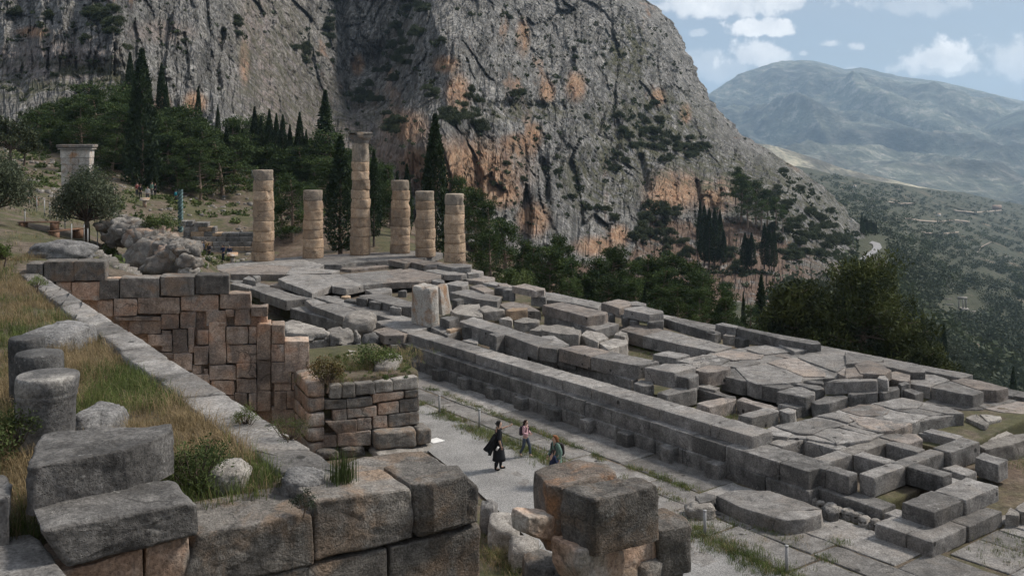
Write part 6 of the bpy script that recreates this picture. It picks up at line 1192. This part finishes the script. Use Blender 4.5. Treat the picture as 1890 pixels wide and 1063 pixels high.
strip([(1020,560),(1050,570)], 5, .3, 1.0, .1); strip([(1170,640),(1200,655)], 110, .5, .8, .14); strip([(1320,715),(1360,722),(1420,735)], 150, .35, .8, .16); strip([(1345,770),(1365,778)], 60, .25, .8, .16); strip([(1255,740),(1275,745)], 50, .2, .8, .15); strip([(1560,815),(1585,815)], 40, .2, .8, .14)
strip([(640,500),(740,492)], 110, .35, 1.05, .12); strip([(425,520),(440,515)], 40, .3, 1.0, .15); strip([(465,545),(478,545)], 30, .2, 1.0, .15); strip([(1860,860),(1890,850)], 60, .4, .1, .15); strip([(1840,1030),(1890,1000)], 110, .5, 0, .14); strip([(1540,1000),(1560,1003)], 24, .12, 0, .16); strip([(1515,1030),(1530,1034)], 24, .12, 0, .16)
strip([(600,700),(640,690),(700,680),(740,668)], 700, .5, 2.72, .24, .5); strip([(640,672),(760,650)], 400, .6, 2.72, .22, .5); strip([(585,770),(600,780)], 60, .3, .6, .4); strip([(895,1010),(960,1050)], 320, .5, .0, .25, .6)
for k in range(2600):
    Y = vr.uniform(42, 120); x = vr.uniform(-20, 470); X = (x - CX) / F * Y
    if X > -13 - (Y - 46) * .09: continue
    if pn(np.array([X * .12, Y * .12, 5.2])) > -.02: add_tuft(X, Y, ground_z(X, Y), vr.random() < .6, vr.uniform(.15, .4))
V, f = tufts(np.array(tg), 8, .06, np.array(hg), .0048, 1.1); tag(obj('green_grass', mesh_np('green_grass', V, f, False, MAT['grassgreen'])), 'tufts of fresh green grass', 'grass', kind='stuff')
V, f = tufts(np.array(td), 8, .07, np.array(hd) * 1.15, .0042, 1.4); tag(obj('dry_grass', mesh_np('dry_grass', V, f, False, MAT['grassdry'])), 'tufts of dry yellow grass', 'grass', kind='stuff')
def weed(name, p, proto_kw, label, cat, s):
    pr = round_proto(zc=.28, **proto_kw); root = empty(name, p, label, cat); root.scale = (s, s, s); obj('foliage', pr[0], root); obj('stem', pr[1], root); return root
weed('weed_plant', P(455, 782, 6.72), dict(seed=61, H=1.0, W=1.5, nc=24, per=50, mat='grassgreen', leaf=.09, name='weed', flat=.6, asp=.25), 'bright green weed growing on the coping', 'plant', .42)
weed('weed_plant', P(560, 938, 6.75), dict(seed=62, H=1.0, W=1.3, nc=22, per=50, mat='olive', leaf=.08, name='weed', flat=.7, asp=.4), 'silvery weed at the joint of the great wall blocks', 'plant', .3)
weed('weed_plant', P(362, 895, 6.72), dict(seed=63, H=1.0, W=1.5, nc=34, per=60, mat='shrub', leaf=.08, name='weed', flat=.8, asp=.3), 'dense dark green weed beside the big loose block', 'plant', .75)
weed('weed_plant', P(20, 830, 6.95), dict(seed=64, H=1.0, W=1.5, nc=34, per=60, mat='shrub', leaf=.08, name='weed', flat=.8, asp=.4), 'leafy green weed below the thick column stump', 'plant', .75)
weed('weed_plant', P(535, 812, 6.72), dict(seed=65, H=1.0, W=1.7, nc=20, per=36, mat='grassgreen', leaf=.09, name='weed', flat=.6, asp=.2), 'feathery green weed leaning over the coping', 'plant', .5)
weed('weed_plant', P(240, 560, 6.72) + np.array([-4.0, 2.5, .1]), dict(seed=66, H=1.0, W=1.6, nc=20, per=46, mat='grassgreen', leaf=.1, name='weed', flat=.6, asp=.3), 'rounded green weed beside the grey rock on the terrace', 'plant', .5)
weed('small_shrub', P(603, 706, 2.72), dict(seed=71, H=1.2, W=1.6, nc=26, per=60, mat='redshrub', leaf=.1, name='shrub'), 'reddish shrub on the left edge of the masonry pier', 'shrub', .95)
weed('small_shrub', P(690, 676, 2.72), dict(seed=72, H=1.0, W=2.2, nc=34, per=60, mat='shrub', leaf=.1, name='shrub', flat=.6), 'low dark green shrub beside the pale boulder on the masonry', 'shrub', 1.0)
weed('small_shrub', PD(588, 775, 38.6), dict(seed=73, H=1.2, W=1.4, nc=26, per=60, mat='shrub', leaf=.12, name='shrub'), 'green shrub in the gap between ashlar wall and masonry pier', 'shrub', 1.0)
weed('small_shrub', PD(300, 428, 52), dict(seed=74, H=1.2, W=2.4, nc=34, per=60, mat='shrub', leaf=.13, name='shrub'), 'green bush on top of the rubble outcrop', 'shrub', .95)
weed('small_shrub', PD(8, 478, 36), dict(seed=75, H=1.0, W=1.2, nc=26, per=60, mat='grassgreen', leaf=.1, name='shrub'), 'bright green bush left of the long rock hump', 'shrub', .7)
weed('small_shrub', PD(955, 540, 84), dict(seed=76, H=2.4, W=3.6, nc=40, per=80, mat='shrub', leaf=.2, name='shrub'), 'yellow-green rounded bush beyond the raised column', 'shrub', 1.0)
V, f = blades(P(632, 888, 6.75) + np.stack([vn.normal(0, .09, 170), vn.normal(0, .09, 170), np.zeros(170)], -1), .42, .006, .25); tag(obj('rush_tuft', mesh_np('rush_tuft', V, f, False, MAT['shrub'])), 'upright dark green rush tuft on the great wall top', 'plant')
# ================================================================== PEOPLE
def skin_mesh(name, verts, edges, radii, mat, sub=2, root=0):
    me = bpy.data.meshes.new(name); me.from_pydata([tuple(v) for v in verts], edges, []); me.update(); o = bpy.data.objects.new(name, me); col.objects.link(o)
    m = o.modifiers.new('s', 'SKIN'); m.use_smooth_shade = True
    sv = me.skin_vertices[0].data
    for k, r_ in enumerate(radii): sv[k].radius = (r_, r_) if isinstance(r_, (int, float)) else r_
    sv[root].use_root = True; s = o.modifiers.new('u', 'SUBSURF'); s.levels = sub; s.render_levels = sub
    dg = bpy.context.evaluated_depsgraph_get(); r = bpy.data.meshes.new_from_object(o.evaluated_get(dg)); bpy.data.objects.remove(o); bpy.data.meshes.remove(me); r.materials.clear(); r.materials.append(mat); r.name = name
    r.polygons.foreach_set('use_smooth', np.ones(len(r.polygons), bool)); return r
def mesh_arr(me):
    v = np.empty(len(me.vertices) * 3, np.float32); me.vertices.foreach_get('co', v); return v.reshape(-1, 3), [tuple(p.vertices) for p in me.polygons]
def merge(name, mes, mat):
    V, Fc, o = [], [], 0
    for m in mes:
        v, f = mesh_arr(m); V.append(v); Fc += [tuple(i + o for i in p) for p in f]; o += len(v); bpy.data.meshes.remove(m)
    me = bpy.data.meshes.new(name); me.from_pydata(np.concatenate(V).tolist(), [], Fc); me.update(); me.polygons.foreach_set('use_smooth', np.ones(len(Fc), bool)); me.materials.append(mat); return me
def loft(name, rings, mat, n=18, closed=True):
    'rings: (centre, rx, ry)'
    an = np.linspace(0, 2 * np.pi, n, endpoint=False); V = np.concatenate([np.stack([c[0] + np.cos(an) * rx, c[1] + np.sin(an) * ry, an * 0 + c[2]], -1) for c, rx, ry in rings]); m = len(rings); i = np.arange(m * n).reshape(m, n); nx = np.roll(i, -1, 1)
    Q = np.stack([i[:-1], nx[:-1], nx[1:], i[1:]], -1).reshape(-1, 4); V = np.concatenate([V, [rings[0][0], rings[-1][0]]]); T1 = np.stack([nx[0], i[0], np.full(n, m * n)], -1); T2 = np.stack([i[-1], nx[-1], np.full(n, m * n + 1)], -1)
    return mesh_np(name, V, [Q, np.concatenate([T1, T2])] if closed else [Q], True, mat)
_cm = {}
def cloth(c):
    if c not in _cm: _cm[c] = plain('cloth_%d' % len(_cm), c, .85, .12, 30)
    return _cm[c]
SKIN = plain('skin', (.42, .27, .20), .6, .05, 10)
def person(loc, heading, height, label, top=(.1, .1, .1), legs=(.05, .06, .08), hair=(.03, .02, .015), shoes=(.03, .03, .03), skirt=None, sleeves='long', hair_len=.12, la=None, ra=None, ll=None, rl=None, bend=0.0, fine=True, top_len=.86, bag=None, cloak=None, group=None, headturn=0.0):
    root = empty('person', loc, label, 'person', group); root.rotation_euler.z = heading; k = height / 1.75; root.scale = (k, k, k)
    b = bend; ch = np.array([0, b * .35, 1.30 - b * .05]); nk = np.array([0, b * .55, 1.47 - b * .1]); hd = nk + [0, .035 + b * .05, .10]; tp = nk + [0, .03 + b * .06, .215]
    la = la or [(-.24, -.02, 1.13), (-.25, .08, .90)]; ra = ra or [(.24, -.02, 1.13), (.25, .08, .90)]; ll = ll or [(-.10, .03, .50), (-.10, 0, .09), (-.11, .14, .03)]; rl = rl or [(.10, .03, .50), (.10, 0, .09), (.11, .14, .03)]
    sl, sr = np.array([-.17, b * .45, 1.40 - b * .08]), np.array([.17, b * .45, 1.40 - b * .08])
    V = [(0, 0, .96), (0, b * .1, 1.12), ch, nk, hd, tp, sl, la[0], la[1], sr, ra[0], ra[1], (-.085, 0, .90), ll[0], ll[1], ll[2], (.085, 0, .90), rl[0], rl[1], rl[2], hd + np.array([0, .095, -.01])]
    E = [(0, 1), (1, 2), (2, 3), (3, 4), (4, 5), (2, 6), (6, 7), (7, 8), (2, 9), (9, 10), (10, 11), (0, 12), (12, 13), (13, 14), (14, 15), (0, 16), (16, 17), (17, 18), (18, 19), (4, 20)]
    R = [(.135, .10), (.115, .09), (.145, .10), .052, (.078, .092), (.062, .072), .052, .040, .027, .052, .040, .027, .082, .058, .042, .035, .082, .058, .042, .035, .014]
    parts = [skin_mesh('body', V, E, R, SKIN, 1)]
    if fine:
        for s, (e, w) in ((-1, (np.array(la[0]), np.array(la[1]))), (1, (np.array(ra[0]), np.array(ra[1])))):
            d = w - e; d /= np.linalg.norm(d); sd = np.cross(d, [0, 1, 0]); sd = sd / (np.linalg.norm(sd) + 1e-6); up = np.cross(sd, d); palm = w + d * .075
            vs_ = [w + d * .0, palm, palm + d * .01]; parts.append(skin_mesh('palm', vs_[:2], [(0, 1)], [.024, (.036, .018)], SKIN, 1))
            for q, ln in enumerate((.072, .085, .08, .062)):
                b0_ = palm + up * (.027 - q * .018); parts.append(skin_mesh('finger', [b0_, b0_ + d * ln * .5 - sd * .008 * s, b0_ + d * ln - sd * .03 * s], [(0, 1), (1, 2)], [.0095, .009, .008], SKIN, 1))
            b0_ = w + d * .03 + up * .022; parts.append(skin_mesh('thumb', [b0_, b0_ + up * .03 + d * .025, b0_ + up * .032 + d * .06], [(0, 1), (1, 2)], [.011, .010, .009], SKIN, 1))
    bd = obj('body', merge('body', parts, SKIN) if len(parts) > 1 else parts[0], root)
    # jacket or pullover with sleeves
    lw = np.array(la[1]) if sleeves == 'long' else np.array(la[0]) + (np.array(la[1]) - np.array(la[0])) * .15; rw = np.array(ra[1]) if sleeves == 'long' else np.array(ra[0]) + (np.array(ra[1]) - np.array(ra[0])) * .15
    V = [(0, 0, top_len), (0, b * .08, 1.06), ch, nk - [0, 0, .04], sl, la[0], lw, sr, ra[0], rw]; E = [(0, 1), (1, 2), (2, 3), (2, 4), (4, 5), (5, 6), (2, 7), (7, 8), (8, 9)]
    obj('top', skin_mesh('top', V, E, [(.165, .13), (.14, .112), (.165, .122), .068, .073, .058, .045, .073, .058, .045], cloth(top), 2), root)
    if skirt: 
        obj('skirt', loft('skirt', [(np.array([0, 0, 1.04]), .135, .115), (np.array([0, 0, .92]), .18, .15), (np.array([0, .01, .7]), .20, .19), (np.array([0, .02, .45]), .225, .22), (np.array([0, .02, .34]), .235, .235), (np.array([0, .02, .345]), .215, .215)], cloth(skirt)), root)
    for nm, L_ in (('trouser_leg', ll), ('trouser_leg', rl)):
        hip = (-.085, 0, .92) if L_ is ll else (.085, 0, .92); obj(nm, skin_mesh(nm, [hip, L_[0], (np.array(L_[1]) + [0, 0, .02])], [(0, 1), (1, 2)], [.10, .072, .056], cloth(legs), 2), root)
        a_, t_ = np.array(L_[1]), np.array(L_[2]); obj('shoe', skin_mesh('shoe', [a_ + [0, 0, .03 if not skirt else .22], a_ + (t_ - a_) * .1 + [0, -.02, -.035], t_ + [0, .03, 0.012]], [(0, 1), (1, 2)], [.05, .048, .036], cloth(shoes), 2), root)
    # hair: cap plus hanging length, face left free
    hv = [hd + [0, -.018, .015], tp + [0, -.02, .018], hd + [0, -.075, -.02]]; he = [(0, 1), (0, 2)]; hr = [(.098, .088), (.075, .075), .07]
    if hair_len > .15: hv += [nk + [0, -.085, .02], nk + [0, -.105, .10 - hair_len]]; he += [(2, 3), (3, 4)]; hr += [(.10, .055), (.075, .035)]
    obj('hair', skin_mesh('hair', hv, he, hr, cloth(hair), 2), root)
    for s in (-1, 1):
        th = np.linspace(0, 2 * np.pi, 8, endpoint=False); eye = hd + np.array([s * .033, .088, .02]); obj('eye', mesh_np('eye', np.concatenate([eye + np.stack([np.cos(th) * .013, th * 0, np.sin(th) * .009], -1), [eye + [0, .006, 0]]]), np.stack([np.arange(8), np.roll(np.arange(8), -1), np.full(8, 8)], -1), True, cloth((.02, .015, .012))), bd)
    if bag:
        o = obj('backpack', loft('backpack', [(np.array([0, b * .3 - .21, .98]), .11, .06), (np.array([0, b * .3 - .23, 1.05]), .14, .085), (np.array([0, b * .3 - .22, 1.3]), .13, .075), (np.array([0, b * .3 - .2, 1.38]), .09, .05)], cloth(bag)), root)
        for s in (-1, 1): obj('strap', skin_mesh('strap', [(s * .1, b * .3 - .15, 1.38), (s * .11, b * .45 - .02, 1.475), (s * .12, b * .4 + .125, 1.36), (s * .13, b * .3 + .08, 1.12)], [(0, 1), (1, 2), (2, 3)], [.02, .022, .022, .018], cloth(bag), 1), o)
    if cloak:
        n = 14; V = []
        for k2, t in enumerate(np.linspace(0, 1, 9)):
            for u in np.linspace(-1, 1, n): V.append([u * (.15 + .05 * t) + .05, -.10 - .36 * t ** .8 + .05 * math.sin(u * 6 + t * 3) * t - .02 * u * u, 1.24 - .50 * t + .06 * math.sin(u * 5) * t - .06 * abs(u) * t])
        V = np.array(V); V2 = V + np.array([0, .10, -.02]); m = 9; i = np.arange(m * n).reshape(m, n); Q = np.stack([i[:-1, :-1], i[:-1, 1:], i[1:, 1:], i[1:, :-1]], -1).reshape(-1, 4); edge = np.concatenate([i[0], i[1:, -1], i[-1, -2::-1], i[-2:0:-1, 0]]); e2 = np.roll(edge, -1); S4 = np.stack([edge, e2, e2 + m * n, edge + m * n], -1)
        obj('draped_jacket', mesh_np('draped_jacket', np.concatenate([V, V2]), np.concatenate([Q, Q[:, ::-1] + m * n, S4]), True, cloth(cloak)), root)
    return root
BLK = (.014, .016, .02)
p1 = person(P(920, 867, 0), math.radians(-72), 1.78, 'woman in long black dress and boots pointing ahead, dark jacket trailing behind her', BLK, BLK, (.012, .01, .009), (.012, .012, .012), skirt=BLK, sleeves='short', la=[(-.27, .17, 1.33), (-.24, .45, 1.42)], ra=[(.25, -.06, 1.13), (.24, .02, .89)], ll=[(-.09, .12, .5), (-.08, .10, .09), (-.08, .25, .03)], rl=[(.09, -.02, .5), (.09, -.13, .10), (.09, 0, .03)], cloak=(.008, .008, .009), top_len=.95)
V = cube(.075, .012, .15); o = obj('mobile_phone', mesh_np('mobile_phone', V, B6, False, MAT['white']), None, P(920, 867, 0) + np.array([-.03, -.30, .85])); tag(o, 'small white phone held in the lowered hand of the woman in black', 'phone'); o.rotation_euler = (0, .6, .4)
person(P(970, 843, 0), math.radians(-118), 1.40, 'girl with long brown hair in pink jumper and jeans wearing a backpack', (.50, .30, .33), (.06, .075, .10), (.035, .018, .014), (.42, .38, .28), hair_len=.34, la=[(-.24, .0, 1.15), (-.12, .19, 1.08)], ra=[(.24, .0, 1.15), (.12, .19, 1.08)], ll=[(-.10, .16, .51), (-.09, .20, .10), (-.09, .34, .04)], rl=[(.10, -.05, .50), (.09, -.24, .13), (.09, -.12, .04)], bag=(.06, .045, .06))
person(P(1028, 893, 0), math.radians(118), 1.72, 'woman with auburn hair in a green dress looking down at the child', (.13, .20, .165), (.05, .05, .06), (.20, .085, .035), (.05, .04, .035), skirt=(.13, .20, .165), hair_len=.22, bend=.12, la=[(-.28, .0, 1.15), (-.30, .08, .93)], ra=[(.28, .05, 1.14), (.30, .16, .93)], bag=(.035, .03, .03))
person(P(1018, 899, 0), math.radians(-60), 1.30, 'dark-haired child in a navy top standing in front of the woman in green', (.018, .024, .055), (.04, .045, .06), (.015, .012, .01), (.3, .3, .3), hair_len=.1, bend=.15, la=[(-.2, .18, 1.2), (-.1, .3, 1.28)], ra=[(.22, .1, 1.14), (.1, .32, 1.2)])
for x, y, Y, z, hd_, h, lab, tc, lc, hc, kw in [
    (412,487,93,.35,2.6,1.62,'visitor in navy jacket reading a leaflet beside the white panel',(.02,.03,.07),(.015,.02,.03),(.03,.025,.02),dict(ra=[(.24,.08,1.15),(.1,.28,1.15)],la=[(-.24,.08,1.15),(-.1,.28,1.15)])),
    (423,478,95,.35,-2.8,1.60,'grey-haired visitor in dark blue bending to the white panel',(.03,.045,.09),(.02,.025,.03),(.3,.28,.26),dict(bend=.25)),
    (373,466,97,.9,.4,1.55,'bareheaded visitor in blue sitting beside the altar rock',(.08,.10,.16),(.04,.05,.07),(.3,.22,.17),{}),
    (379,464,97.5,1.1,.2,1.65,'visitor in ochre top standing behind the altar rock',(.22,.15,.06),(.05,.05,.06),(.32,.24,.18),{}),
    (386,467,96.5,.7,-.4,1.5,'visitor in dark clothes low beside the altar rock',(.04,.04,.05),(.03,.03,.04),(.12,.07,.04),{}),
    (253,411,112,2.0,1.0,1.65,'visitor in dark red under the great cypress',(.16,.05,.045),(.03,.03,.04),(.05,.03,.02),{}),
    (259,410,111,2.0,.5,1.72,'visitor in black coat under the great cypress',(.015,.015,.018),(.02,.02,.025),(.1,.06,.04),{}),
    (272,410,111,2.0,-2.6,1.70,'visitor in white shirt leaning at the panel under the great cypress',(.45,.43,.42),(.03,.035,.05),(.08,.06,.05),dict(bend=.15)),
    (280,405,115,2.0,-.6,1.75,'visitor in pale green behind the panel under the cypress',(.16,.26,.20),(.12,.11,.10),(.06,.04,.03),{}),
    (286,404,116,2.0,-.4,1.6,'visitor in dark jacket at the right of the cypress group',(.02,.02,.025),(.02,.02,.025),(.1,.06,.04),{}),
    (325,408,114,2.0,.1,1.75,'visitor with teal backpack beside the serpent column',(.02,.03,.05),(.015,.02,.03),(.04,.02,.015),dict(bag=(.03,.22,.26)))]:
    p = PD(x, y, Y); p[2] = ground_z(p[0], p[1]); person(p, hd_, h, lab, tc, lc, hc, fine=False, **kw)
# ---- air of the valley
def haze():
    b = bpy.data.materials.new('valley_air'); b.use_nodes = True; nt = b.node_tree; nt.nodes.clear()
    o = nt.nodes.new('ShaderNodeOutputMaterial'); v = nt.nodes.new('ShaderNodeVolumePrincipled'); nt.links.new(v.outputs[0], o.inputs['Volume'])
    v.inputs['Color'].default_value = (.56, .77, 1.0, 1); v.inputs['Density'].default_value = HAZE_DENSITY; v.inputs['Anisotropy'].default_value = .25
    x0, x1, y0, y1, z0, z1 = -5000, 13000, -600, 14000, -700, 790
    vv = [(x, y, z) for z in (z0, z1) for y in (y0, y1) for x in (x0, x1)]
    me = mesh_np('haze', np.array(vv), np.array([[0, 2, 3, 1], [4, 5, 7, 6], [0, 1, 5, 4], [2, 6, 7, 3], [0, 4, 6, 2], [1, 3, 7, 5]]), False, b)
    tag(obj('haze', me), kind='stuff')
HAZE_DENSITY = 7.5e-5
haze()
